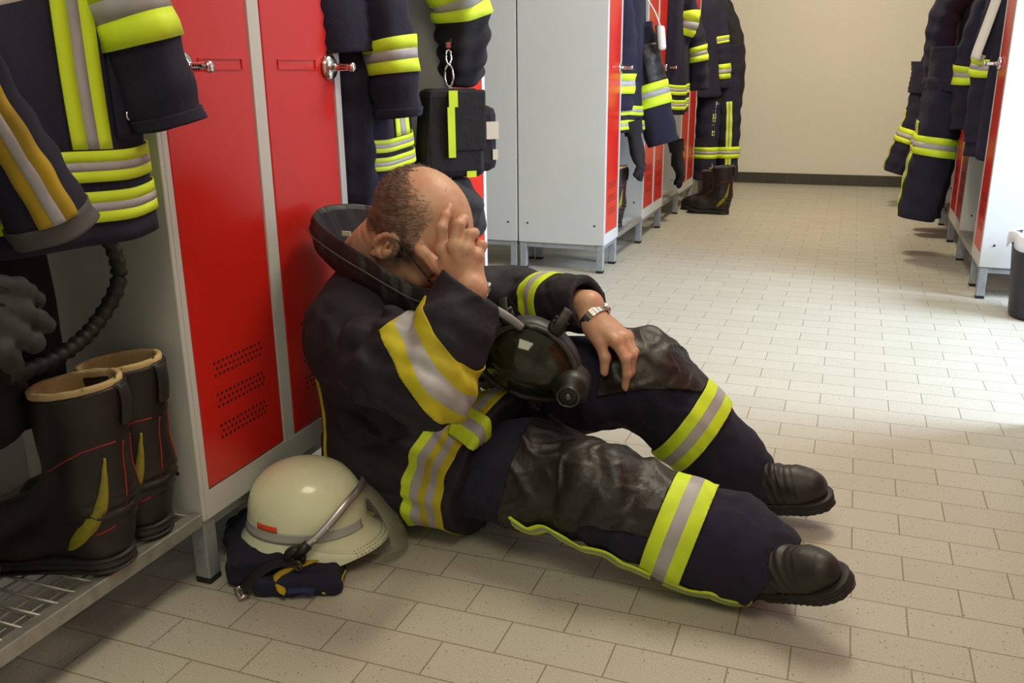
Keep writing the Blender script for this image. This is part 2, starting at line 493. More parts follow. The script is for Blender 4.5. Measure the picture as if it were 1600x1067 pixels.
def relax(V, F, it=1, w=0.5):
    for _ in range(it):
        acc = np.zeros_like(V); n = np.zeros(len(V))
        for i in range(4):
            a = F[:, i]; b = F[:, (i+1) % 4]
            np.add.at(acc, a, V[b]); np.add.at(n, a, 1)
            np.add.at(acc, b, V[a]); np.add.at(n, b, 1)
        V = V*(1-w)+w*acc/np.maximum(n, 1)[:, None]
    return V
def vnormals(V, F):
    N = np.zeros_like(V)
    fn = np.cross(V[F[:, 2]]-V[F[:, 0]], V[F[:, 3]]-V[F[:, 1]])
    for i in range(4): np.add.at(N, F[:, i], fn)
    return N/(np.linalg.norm(N, axis=1)[:, None]+1e-12)
def bm_from(V, F):
    me = bpy.data.meshes.new('tmp')
    me.from_pydata(V.tolist(), [], F.tolist())
    bm = bmesh.new(); bm.from_mesh(me); bpy.data.meshes.remove(me)
    return bm
def band(V, F, N, mask, cuts, offset=0.003, trim=()):
    """a strip lifted off a surface between planes: cuts = list of (point, normal); material index counts the planes passed.
       the strip lies between cuts[0] and cuts[-1]; mask limits it to a part of the surface"""
    keep = mask[F].all(1); F2 = F[keep]
    used = np.unique(F2); mp = np.full(len(V), -1); mp[used] = np.arange(len(used))
    V2 = V[used]+N[used]*offset
    bm = bm_from(V2, mp[F2])
    for (p, n) in cuts:
        bmesh.ops.bisect_plane(bm, geom=bm.verts[:]+bm.edges[:]+bm.faces[:], plane_co=Vector(p), plane_no=Vector(n), dist=1e-6)
    for (p, n) in trim:      # keep the +n side
        bmesh.ops.bisect_plane(bm, geom=bm.verts[:]+bm.edges[:]+bm.faces[:], plane_co=Vector(p), plane_no=Vector(n), dist=1e-6, clear_inner=True)
    kill = []
    for f in bm.faces:
        c = f.calc_center_median(); k = 0
        for (p, n) in cuts:
            if (c-Vector(p)).dot(Vector(n)) > 0: k += 1
        if k == 0 or k == len(cuts): kill.append(f)
        else: f.material_index = k-1
        f.smooth = True
    bmesh.ops.delete(bm, geom=kill, context='FACES')
    return bm

# ---------------------------------------------------------------- the room
structure('floor', box(-3.6, 2.6, -1.6, 8.56, -0.06, 0.0), 'floor_tile')
structure('ceiling', box(-3.6, 2.6, -1.6, 8.66, 2.74, 2.84), 'ceiling_paint')
structure('wall_back', box(-3.6, 2.6, 8.53, 8.65, 0.0, 2.74), 'wall_paint')
structure('wall_left', box(-3.72, -3.6, -1.6, 8.65, 0.0, 2.74), 'wall_paint')
structure('wall_front', box(-3.6, 2.6, -1.72, -1.6, 0.0, 2.74), 'wall_paint')
structure('baseboard_back', box(-3.6, 2.6, 8.515, 8.53, 0.0, 0.095), 'base_tile')
_bm = bmesh.new()   # right wall with the window opening at the end of the cross aisle
add_box(_bm, 2.5, 2.62, -1.6, 2.3, 0, 2.74); add_box(_bm, 2.5, 2.62, 4.2, 8.56, 0, 2.74)
add_box(_bm, 2.5, 2.62, 2.3, 4.2, 0, 0.85); add_box(_bm, 2.5, 2.62, 2.3, 4.2, 2.3, 2.74)
structure('wall_right', _bm, 'wall_paint')
_bm = bmesh.new()
for (a, b, c, d) in ((2.3, 2.35, .85, 2.3), (4.15, 4.2, .85, 2.3), (2.35, 4.15, .85, .9), (2.35, 4.15, 2.25, 2.3), (3.23, 3.27, .9, 2.25)):
    add_box(_bm, 2.52, 2.58, a, b, c, d)
structure('window_1', _bm, 'white_fabric')

# ---------------------------------------------------------------- lockers (local frame: front at x = 0 facing +x, running along +y)
DEP, Z0, Z1 = 0.46, 0.145, 1.95

def disc_fan(bm, c, r, n=6, x=None):
    vs = [bm.verts.new((c[0], c[1]+r*math.cos(2*PI*j/n), c[2]+r*math.sin(2*PI*j/n))) for j in range(n)]
    bm.faces.new(vs)

def latch(parent, x, y, z, s=1.0):
    h = obj('latch', lathe([(0.0, 0), (.028*s, 0), (.029*s, .004), (.027*s, .010), (.021*s, .014), (.010*s, .015), (0, .015)], 28, axis='x', c=(x, y, z)), 'chrome', parent)
    bm = bmesh.new()
    add_lathe(bm, [(0, .013), (.009*s, .013), (.0085*s, .032), (.008*s, .056), (.0075*s, .060), (0.0105*s, .061), (.0105*s, .068), (.006*s, .070), (0, .070)], 16, axis='x', c=(x, y, z))
    obj('lock_pin', bm, 'chrome', h)
    bm = bmesh.new()   # stamped marks on the pin
    for k in range(4):
        add_box(bm, x+.034+k*.0052, x+.0375+k*.0052, y-.0086, y-.0080, z+.0005, z+.0045)
    for k in range(3):
        add_box(bm, x+.034+k*.0055, x+.0375+k*.0055, y-.0084, y-.0074, z-.0055, z-.0025)
    obj('stamp', bm, 'hole_black', h)
    return h

def locker(label, loc, width, doors, rot=0.0, group='red-doored lockers', latch_side=None, vents=True):
    t = thing('locker', label, 'locker', loc, (0, 0, rot), group)
    bm = bmesh.new(); th = .012
    add_box(bm, -DEP, 0.0, 0, th, Z0, Z1, .002); add_box(bm, -DEP, 0.0, width-th, width, Z0, Z1, .002)
    add_box(bm, -DEP, -DEP+.01, th, width-th, Z0, Z1)
    add_box(bm, -DEP, 0.0, th, width-th, Z1-.02, Z1)
    add_box(bm, -DEP, -.02, th, width-th, Z0, Z0+.015)
    # front frame
    fr = .026
    add_box(bm, -.02, 0.0, th, fr, Z0, Z1-.02); add_box(bm, -.02, 0.0, width-fr, width-th, Z0, Z1-.02)
    add_box(bm, -.02, 0.0, fr, width-fr, Z0, Z0+.057); add_box(bm, -.02, 0.0, fr, width-fr, Z1-.06, Z1-.02)
    for d0, d1 in zip(doors[:-1], doors[1:]):
        add_box(bm, -.02, -.0005, d0[1]+.002, d1[0]-.002, Z0+.057, Z1-.06)
    body = obj('cabinet_body', bm, 'grey_paint', t)
    for (x, z) in ((-.05, .12), (-DEP+.05, .12)):
        for y in (-.0015, width+.0015):
            obj('bolt', lathe([(0, 0), (.005, 0), (.004, .002), (0, .002)], 10, axis='y', c=(x, y-.0003, Z0+z-.02)), 'hole_black', body)
    for i, (a, b) in enumerate(doors):
        bm = box(-.019, -.001, a+.002, b-.002, Z0+.06, Z1-.063, .003)
        d = obj('door', bm, 'red_paint', t)
        if vents:
            cy = (a+b)/2+.004
            for g in range(3):
                bm = bmesh.new()
                for r in range(3):
                    for k in range(12):
                        y = cy-.078+k*.0132+(.0066 if r % 2 else 0)
                        disc_fan(bm, (-.0007, y, .452-g*.066-r*.0125), .0037)
                obj('vent_holes', bm, 'hole_black', d)
        # pressed label recess beside the latch
        ls = (latch_side or ['l']*len(doors))[i]
        ly = a+.055 if ls == 'l' else b-.022
        ry0, ry1 = (a+.105, b-.03) if ls == 'l' else (a+.05, b-.075)
        bm = bmesh.new()
        for (y0, y1, z0, z1) in ((ry0, ry1, 1.028, 1.0295), (ry0, ry1, 1.0085, 1.010), (ry0, ry0+.0015, 1.010, 1.028), (ry1-.0015, ry1, 1.010, 1.028)):
            add_box(bm, -.0012, .0014, y0, y1, z0, z1)
        obj('label_recess', bm, 'red_paint', d)
        latch(d, -.001, ly, 1.013)
    # steel stand
    bm = bmesh.new(); z = Z0
    add_box(bm, -DEP+.01, -.01, .008, .026, z-.026, z-.001); add_box(bm, -DEP+.01, -.01, width-.026, width-.008, z-.026, z-.001)
    add_box(bm, -.035, -.012, .026, width-.026, z-.026, z-.001)
    add_box(bm, -DEP+.012, -DEP+.035, .026, width-.026, z-.026, z-.001)
    obj('stand_frame', bm, 'leg_steel', t)
    for x in (-.04, -DEP+.005):
        for y in (.004, width-.039):
            lg = obj('leg', box(x, x+.035, y, y+.035, .012, z-.002, .003), 'leg_steel', t)
            obj('foot', box(x-.001, x+.036, y-.001, y+.036, 0.0, .013, .003), 'black_plastic', lg)
    return t

def bay(label, loc, width, rot=0.0, legs=False, group='open hanging bays'):
    t = thing('hanging_bay', label, 'hanging bay', loc, (0, 0, rot), group)
    obj('back_panel', box(-DEP, -DEP+.008, .001, width-.001, .16, Z1, .001), 'grey_paint', t)
    obj('top_panel', box(-DEP, 0, .001, width-.001, Z1-.03, Z1), 'grey_paint', t)
    obj('hat_shelf', box(-DEP, 0, .001, width-.001, 1.66, 1.68), 'grey_paint', t)
    obj('bench_rail', box(-.028, 0, .001, width-.001, .137, .165, .002), 'galvanised', t)
    obj('bench_rail', box(-DEP+.01, -DEP+.035, .001, width-.001, .137, .165), 'galvanised', t)
    bm = bmesh.new()
    n = int(width/.034)
    for k in range(n):
        y = .017+k*(width-.034)/(n-1)
        add_tube(bm, [(-.02, y, .163), (-DEP+.02, y, .163)], .0028, 6)
    for k in range(12):
        x = -.05-k*.034
        add_tube(bm, [(x, .004, .158), (x, width-.004, .158)], .0024, 6)
    obj('wire_shelf', bm, 'galvanised', t)
    r = obj('hook_rail', tube([(-.2, .004, 1.58), (-.2, width-.004, 1.58)], .011, 12), 'leg_steel', t)
    for k in range(3):
        y = width*(.2+.3*k)
        bm = bmesh.new(); add_tube(bm, [(-.2, y, 1.57), (-.2, y, 1.52), (-.185, y, 1.50), (-.165, y, 1.505), (-.155, y, 1.53)], .005, 8)
        obj('hook', bm, 'leg_steel', r)
    if legs:
        for y in (width-.038,):
            for x in (-.04, -DEP+.005):
                lg = obj('leg', box(x, x+.035, y, y+.035, .012, .14, .003), 'leg_steel', t)
                obj('foot', box(x-.001, x+.036, y-.001, y+.036, 0, .013, .003), 'black_plastic', lg)
    return t

XL, XR = -1.141, 0.583
D2 = lambda w: [(.026, w/2-.021), (w/2+.021, w-.026)]
# near row on the left
bay('open bay with wire bench holding the cream-lined black boots, nearest the camera', (XL, .64, 0), .640)
locker('grey locker with two red doors that the seated man leans on', (XL, 1.281, 0), .629, [(.026, .290), (.331, .600)], latch_side=['l', 'r'])
bay('open bay of hanging gear right behind the seated man', (XL, 1.911, 0), .608)
locker('single red locker door at the end of the near row, just past the bald head', (XL, 2.520, 0), .292, [(.026, .266)])
# far row on the left
locker('pale grey end locker of the far left row, broad blank side panel facing the camera', (XL+.008, 4.362, 0), .295, [(.026, .269)], latch_side=['r'])
locker('pale grey locker end standing back to back behind the far left end locker', (XL+.008-2*DEP-.008, 4.362+.295, 0), .295, [(.026, .269)], rot=PI)
bay('open bay with one tall boot below, first bay in the far left row', (XL+.008, 4.658, 0), .59)
locker('two-door red locker between the first and second bays of the far left row', (XL+.008, 5.249, 0), .61, D2(.61), latch_side=['l', 'r'])
bay('open bay between the two double lockers of the far left row', (XL+.008, 5.860, 0), .59)
locker('farthest two-door red locker of the far left row, with yellow reflections in its doors', (XL+.008, 6.451, 0), .62, D2(.62), latch_side=['l', 'r'])
bay('last bay of the far left row, its suit hanging beside the cream wall', (XL+.008, 7.072, 0), .56, legs=True)
# row on the right, facing the other way
def rr(y0, w): return (XR, y0+w, 0)
locker('white-sided end locker of the right row, beside the waste bin', rr(4.385, .295), .295, [(.026, .269)], rot=PI, latch_side=['l'])
bay('first bay of the right row, behind the white end locker', rr(4.681, .59), .59, rot=PI)
locker('two-door red locker low behind the hanging suits of the right row', rr(5.272, .61), .61, D2(.61), rot=PI, latch_side=['l', 'r'])
bay('second bay of the right row, past the first double locker', rr(5.883, .59), .59, rot=PI)
locker('farthest locker of the right row, hidden but for its legs', rr(6.474, .62), .62, D2(.62), rot=PI, latch_side=['l', 'r'])
bay('last bay of the right row, near the cream end wall', rr(7.095, .56), .56, rot=PI, legs=True)

# the near right row stands outside the frame and shades the floor from the window
for k in range(3):
    locker(('locker outside the picture, first of the near right row', 'locker outside the picture, second of the near right row', 'locker outside the picture, third of the near right row')[k], rr(2.81-.615*(k+1), .608), .608, D2(.608), rot=PI, latch_side=['l', 'r'])

# waste bin by the right row
t = thing('waste_bin', 'dark round waste bin with white liner by the right locker row', 'waste bin', (.798, 4.12, 0))
bm = lathe([(0, .004), (.105, .004), (.110, 0.0), (.116, .012), (.142, .335), (.147, .340), (.147, .346), (.138, .346), (.110, .02), (0, .02)], 40)
obj('bin_body', bm, 'bin_plastic', t)
bm = bmesh.new(); N_ = 56; prof = [(.128, .30), (.138, .352), (.146, .356), (.155, .345), (.158, .318), (.156, .292)]
rings = []
for i, (r, z) in enumerate(prof):
    ring = []
    for j in range(N_):
        q = 2*PI*j/N_; w = (.004+.004*i/5)*math.sin(5*q+1)+.003*math.sin(11*q+i)+.0025*math.sin(17*q+.5*i)
        dz = (-.014*math.sin(3*q+.6)-.010*math.sin(7*q))*(i/5) if i > 2 else .006*math.sin(4*q)*(i > 0)
        ring.append(bm.verts.new(((r+w)*math.cos(q), (r+w)*math.sin(q), z+dz)))
    rings.append(ring)
for i in range(len(prof)-1):
    for j in range(N_):
        f = bm.faces.new((rings[i][j], rings[i][(j+1) % N_], rings[i+1][(j+1) % N_], rings[i+1][j])); f.smooth = True
solidify(obj('bin_liner', bm, 'bin_liner', t), .0012)

# ---------------------------------------------------------------- the seated firefighter
man = thing('person', 'person in dark firefighting suit slumped on the floor against lockers, hand over face', 'person', (-.85, 1.76, 0))
def wobj(name, bm, mats, parent, smooth=True):
    """link under a parent but keep world coordinates"""
    o = obj(name, bm, mats, parent, smooth=smooth)
    p = Vector((0, 0, 0)); q = parent
    while q is not None:
        p += q.location; q = q.parent
    o.data.transform(Matrix.Translation(-p))
    return o

# joints
SHR, ELR, WRR = A3(-.925, 1.545, .485), A3(-.722, 1.465, .415), A3(-.676, 1.567, .592)
SHL, ELL, WRL = A3(-.95, 1.935, .485), A3(-.745, 2.02, .462), A3(-.515, 1.862, .500)
HPR, THR, KNR, TPR, SNR, ANR = A3(-.80, 1.665, .145), A3(-.58, 1.67, .165), A3(-.386, 1.615, .160), A3(-.252, 1.60, .130), A3(-.15, 1.604, .108), A3(-.085, 1.588, .096)
HPL, THL, KNL, TPL, SNL, ANL = A3(-.80, 1.865, .17), A3(-.58, 1.90, .285), A3(-.405, 1.925, .33), A3(-.285, 1.938, .215), A3(-.20, 1.948, .135), A3(-.138, 1.955, .08)

# head frame: f forward, l wearer's left, u up
def head_frame(p, y, r=0):
    p, y, r = map(math.radians, (p, y, r))
    f = A3(math.cos(p)*math.cos(y), -math.cos(p)*math.sin(y), -math.sin(p))
    u = A3(math.sin(p)*math.cos(y), -math.sin(p)*math.sin(y), math.cos(p))
    l = np.cross(u, f)
    return f, l*math.cos(r)-u*math.sin(r), u*math.cos(r)+l*math.sin(r)
HF, HL_, HU = head_frame(45, 8, -4); HS = 1.12; HO = A3(-.864, 1.70, .662)
HR = np.stack([HF, HL_, HU])
def hp(f, l, u): return HO+HS*(f*HF+l*HL_+u*HU)

FING_R = dict(index=[(-.736, 1.580, .665), (-.739, 1.583, .706), (-.739, 1.602, .728), (-.738, 1.620, .741)],
              middle=[(-.706, 1.570, .676), (-.701, 1.580, .716), (-.702, 1.606, .722), (-.708, 1.628, .708)],
              ring=[(-.683, 1.574, .669), (-.679, 1.588, .697), (-.681, 1.610, .696), (-.688, 1.627, .681)],
              little=[(-.666, 1.587, .654), (-.664, 1.603, .674), (-.667, 1.620, .670), (-.674, 1.632, .657)])
THUMB_R = [(-.722, 1.583, .618), (-.755, 1.588, .630), (-.790, 1.596, .655), (-.824, 1.612, .676)]
WR = A3(-.690, 1.575, .598)
FING_L = dict(index=[(-.441, 1.815, .436), (-.414, 1.800, .404), (-.409, 1.797, .371), (-.414, 1.802, .340)],
              middle=[(-.431, 1.838, .438), (-.404, 1.822, .407), (-.406, 1.820, .370), (-.424, 1.817, .331)],
              ring=[(-.429, 1.862, .434), (-.402, 1.848, .406), (-.401, 1.848, .374), (-.412, 1.850, .348)],
              little=[(-.431, 1.883, .430), (-.406, 1.873, .410), (-.404, 1.873, .386), (-.408, 1.875, .368)])
THUMB_L = [(-.498, 1.826, .458), (-.476, 1.812, .432), (-.460, 1.803, .401), (-.460, 1.798, .370)]
WL = A3(-.507, 1.850, .480)

def build_body():
    G = Grid((-1.12, 1.40, .05), (-.36, 2.08, .84), .0032)
    # trunk and arms inside the clothes
    G.ell((-.93, 1.76, .40), (.12, .17, .22), k=0); G.ell((-.90, 1.76, .18), (.13, .16, .12), k=.04)
    G.cone(SHR+A3(-.01, .03, -.02), SHL+A3(-.01, -.03, -.02), .06, .06, .04)
    G.cone(SHR, ELR, .05, .042, .03); G.cone(ELR, WRR, .042, .034, .02); G.cone(WRR, WR, .034, .031, .01)
    G.cone(SHL, ELL, .05, .042, .03); G.cone(ELL, WRL, .042, .033, .02); G.cone(WRL, WL, .031, .029, .01)
    G.cone((-.80, 1.67, .15), (-.66, 1.67, .16), .07, .065, .04); G.cone((-.80, 1.86, .17), (-.66, 1.89, .25), .07, .065, .04)
    # neck
    G.cone((-.985, 1.745, .60), hp(-.03, 0, -.02), .074, .066, .03)
    G.cone((-.94, 1.735, .565), hp(.02, 0, -.065), .07, .045, .03)
    # skull and face
    G.ell(hp(-.005, 0, .055), HS*A3(.099, .078, .086), HR, .02)
    G.ell(hp(.045, 0, .04), HS*A3(.058, .064, .066), HR, .02)
    G.ell(hp(.052, 0, -.025), HS*A3(.054, .058, .075), HR, .025)
    for s in (-1, 1):
        G.cone(hp(-.005, s*.058, -.025), hp(.03, s*.046, -.072), .020*HS, .018*HS, .02)
        G.cone(hp(.03, s*.046, -.072), hp(.083, s*.014, -.088), .018*HS, .018*HS, .02)
        G.ell(hp(.075, s*.040, -.015), HS*A3(.025, .024, .024), HR, .015)       # cheek
        G.ell(hp(.098, s*.033, .018), HS*A3(.020, .019, .013), HR, .010, 'sub')  # socket
        G.ell(hp(.087, s*.032, .018), HS*A3(.0135, .015, .0125), HR, .004)       # eyeball and lids
        G.cone(hp(.100, s*.012, .038), hp(.088, s*.050, .036), .009*HS, .007*HS, .010)  # brow
        G.cone(hp(.108, s*.006, -.056), hp(.099, s*.024, -.058), .006*HS, .003*HS, .005)
        G.cone(hp(.106, s*.006, -.066), hp(.097, s*.022, -.064), .007*HS, .003*HS, .005)
        G.ell(hp(.108, s*.014, -.022), HS*A3(.012, .010, .009), HR, .006)        # nostril wing
    G.cone(hp(.100, 0, .026), hp(.125, 0, -.016), .009*HS, .0135*HS, .010)       # nose
    G.cone(hp(.092, 0, -.090), hp(.085, 0, -.092), .020*HS, .018*HS, .015)       # chin
    G.ell(hp(.03, 0, -.09), HS*A3(.05, .045, .028), HR, .025)                    # double chin
    # ears
    for s in (-1, 1):
        er = math.radians(14)
        ef = HF*math.cos(er)-HU*math.sin(er)*(1); eu = HU*math.cos(er)+HF*math.sin(er)
        out = HL_*s
        nrm = out*math.cos(.3)+HF*math.sin(.3)*.6; nrm /= np.linalg.norm(nrm)
        eu2 = eu-(eu @ nrm)*nrm; eu2 /= np.linalg.norm(eu2); ef2 = np.cross(eu2, nrm)
        c = hp(-.001, s*.0775, .0)
        ER = np.stack([ef2, nrm, eu2])
        G.ell(c, HS*A3(.0205, .0085, .0335), ER, .005)
        G.ell(c+nrm*.006+eu2*.004, HS*A3(.0140, .0085, .0225), ER, .002, 'sub')
        pts = [c+nrm*.003+HS*(.0195*math.cos(q)*ef2*(-s if False else 1)+.0315*math.sin(q)*eu2) for q in np.linspace(-.9, 3.9, 13)]
        for a, b in zip(pts[:-1], pts[1:]): G.cone(a, b, .0052, .0052, .004)
        G.cone(c-eu2*.034*HS+nrm*.001, c-eu2*.024*HS+ef2*.004, .0085, .008, .006)  # lobe
        G.cone(c+eu2*.010+nrm*.004-ef2*.002, c-eu2*.012+nrm*.004+ef2*.004, .0042, .0042, .004)
        G.cone(c+HF*.014*HS-eu2*.004+nrm*.002, c+HF*.013*HS-eu2*.012+nrm*.002, .006, .006, .006)  # tragus
    # hands
    def hand(W, F, T, backn):
        mc = [A3(*F[k][0]) for k in ('index', 'middle', 'ring', 'little')]
        for i, m in enumerate(mc):
            G.cone(W+(m-W)*.12+(mc[i]-mc[1])*.35, m, .0195, .0140-.0006*i, .016)
        G.cone(W+(mc[0]-W)*.35, W+(mc[3]-W)*.35, .017, .015, .014)
        G.cone(mc[0]*.55+W*.45, mc[3]*.55+W*.45, .0155, .015, .014)
        th = [A3(*q) for q in T]
        G.cone(W+(th[0]-W)*.4, th[0], .018, .0165, .014); G.cone(th[0], th[1], .0180, .0142, .012)
        G.cone(th[0]*.5+th[1]*.5, mc[0]*.7+W*.3, .011, .010, .014)   # web
        G.cone(th[1], th[2], .0138, .0122, .005); G.ell(th[2], (.0128,)*3, k=.004); G.cone(th[2], th[3], .0120, .0098, .005)
        for k, rr in (('index', 1.0), ('middle', 1.03), ('ring', .98), ('little', .86)):
            q = [A3(*p) for p in F[k]]
            G.cone(q[0], q[1], .0122*rr, .0108*rr, .008); G.ell(q[1], (.0112*rr,)*3, k=.004)
            G.cone(q[1], q[2], .0106*rr, .0098*rr, .004); G.ell(q[2], (.0100*rr,)*3, k=.003)
            G.cone(q[2], q[3], .0096*rr, .0083*rr, .004)
            G.ell(q[0]+backn*.002, (.0132*rr,)*3, k=.008)   # knuckle
    hand(WR, FING_R, THUMB_R, A3(.1, -1, .1)*.9)
    hand(WL, FING_L, THUMB_L, A3(.6, -.1, .75))
    # tendons and creases on the backs of the hands
    def crease(P):
        d = np.zeros(len(P))
        for F, W in ((FING_R, WR), (FING_L, WL)):
            for k in F:
                q = A3(*F[k][1]); r = np.linalg.norm(P-q, axis=1)
                ax = (A3(*F[k][2])-A3(*F[k][0])); ax /= np.linalg.norm(ax)
                d += np.where(r < .014, .0006*np.sin((P-q) @ ax*1700), 0)
        # brow furrows and neck rolls
        L = (P-HO) @ HR.T/HS
        m = np.exp(-((L[:, 0]-.09)/.03)**2-((L[:, 2]-.065)/.03)**2)
        d += .0009*m*np.sin(L[:, 2]*520)
        m = np.exp(-((L[:, 0]+.075)/.03)**2-((L[:, 2]+.03)/.035)**2)
        d += .0016*m*np.sin(L[:, 2]*300)
        return d
    G.displace(crease, .012)
    return G.mesh()
BV, BF = build_body()
BV = relax(BV, BF, 1, .5)
body = wobj('body', (BV, BF), 'skin', man)

# fingernails
def nail(tip, prev, nrm, w=.0052, l=.0062):
    tip, prev = A3(*tip), A3(*prev); d = tip-prev; d /= np.linalg.norm(d)
    n = np.array(nrm, float); n -= (n @ d)*d; n /= np.linalg.norm(n); s = np.cross(d, n)
    bm = bmesh.new(); rows = []
    for i in range(5):
        row = []
        for j in range(5):
            u, v = (j/4-.5)*2, (i/4-.5)*2
            k = 1-.25*max(0, v)**3*abs(u)
            p = tip+d*(v*l*k+.002)+s*u*w+n*(.0078-.0028*u*u-.0012*max(0, v))
            row.append(bm.verts.new(tuple(p)))
        rows.append(row)
    for i in range(4):
        for j in range(4): bm.faces.new((rows[i][j], rows[i][j+1], rows[i+1][j+1], rows[i+1][j]))
    return bm
mat('nail', (0.60, 0.36, 0.28, 1), 0.3)
for q, n in ((FING_L['index'], (.6, -.5, .2)), (FING_L['middle'], (.6, -.5, .1)), (THUMB_L, (.5, -.7, .2)), (FING_R['index'], (0, -1, .5))):
    solidify(wobj('fingernail', nail(q[3], q[2], n), 'nail', man), .0006)

# short grey hair round a bald crown: fine strands rooted on the skull
def build_hair():
    N = vnormals(BV, BF)
    L = (BV-HO) @ HR.T/HS
    f, l, u = L[:, 0], np.abs(L[:, 1]), L[:, 2]
    rs = np.random.RandomState(4)
    wob = .006*vnoise(L*60, 8)
    inside = (np.linalg.norm((L-A3(-.005, 0, .055))/A3(.112, .092, .1), axis=1) < 1.06)
    # fringe: sides and back up to a receding line, sideburn in front of the ear
    side = (f < .052-.30*np.maximum(0, u-.03)+wob) & (u < .116+wob) & (u > -.005-.55*np.maximum(0, -f-.03)+.2*np.maximum(0, f)+wob*.5)
    burn = (np.abs(f-.022) < .012) & (u > -.045) & (u < .03) & (l > .05)
    top = (f < .075) & (u >= .10)
    ear = (np.linalg.norm((L*[1, 0, 1]-A3(-.003, 0, 0))/A3(.024, 1, .037), axis=1) < 1) & (l > .066)
    dens = np.where(side, 1.0, 0)+np.where(burn, .6, 0)+np.where(top & ~side, .07, 0)
    dens = np.where(inside & ~ear, dens, 0)
    edge = np.clip((.125-u)/.03, .12, 1)
    dens = np.clip(dens, 0, 1)*edge
    pick = np.where(rs.rand(len(BV)) < dens*1.0)[0]
    P = np.repeat(BV[pick], 3, 0)+rs.normal(size=(len(pick)*3, 3))*.0013; Nn = np.repeat(N[pick], 3, 0)
    comb = -HF*.55-HU*.75
    ln = rs.uniform(.008, .018, len(P))
    D = comb+Nn*.20+rs.normal(size=P.shape)*.28
    D /= np.linalg.norm(D, axis=1)[:, None]
    S = np.cross(D, Nn+rs.normal(size=P.shape)*.3); S /= np.linalg.norm(S, axis=1)[:, None]
    T = np.cross(D, S); r = .00055
    V = np.empty((len(P)*4, 3))
    V[0::4] = P+S*r-Nn*.001; V[1::4] = P-S*r*.5+T*r*.87-Nn*.001; V[2::4] = P-S*r*.5-T*r*.87-Nn*.001
    V[3::4] = P+D*ln[:, None]+Nn*.0008
    b = np.arange(len(P))*4
    F = np.concatenate([np.stack([b, b+1, b+3], 1), np.stack([b+1, b+2, b+3], 1), np.stack([b+2, b, b+3], 1)])
    return V, F
HV, HFc = build_hair()
hair = wobj('hair', (HV, HFc), 'hair_grey', man)
tag(hair, 'short thinning grey-brown hair round a bald crown')

# jacket ------------------------------------------------------------
HEMP, HEMN = A3(-.630, 1.75, .31), A3(.955, -.20, -.22); HEMN = HEMN/np.linalg.norm(HEMN)
def crs(P, seed, w):
    """thin meandering crease lines, 0..1"""
    return np.exp(-(vnoise(P, seed)/w)**2)*np.clip(.5+.8*vnoise(P*.6, seed+50), 0, 1)
FOLDS = [((-.86, 1.47, .55), (-.91, 1.45, .42), .010, .020), ((-.79, 1.46, .52), (-.87, 1.42, .36), .011, .018), ((-.76, 1.40, .35), (-.95, 1.48, .31), .010, .018),
         ((-.96, 1.52, .55), (-1.01, 1.50, .40), .008, .020), ((-1.01, 1.53, .30), (-.80, 1.53, .24), .010, .018), ((-.99, 1.55, .20), (-.78, 1.53, .13), .010, .020), ((-.97, 1.50, .36), (-.84, 1.47, .28), .008, .015),
         ((-.72, 1.50, .55), (-.66, 1.53, .50), .007, .014), ((-.90, 1.50, .58), (-.78, 1.52, .56), .007, .015), ((-.72, 1.97, .53), (-.66, 1.92, .44), .007, .015), ((-.62, 1.89, .56), (-.60, 1.86, .46), .006, .013)]
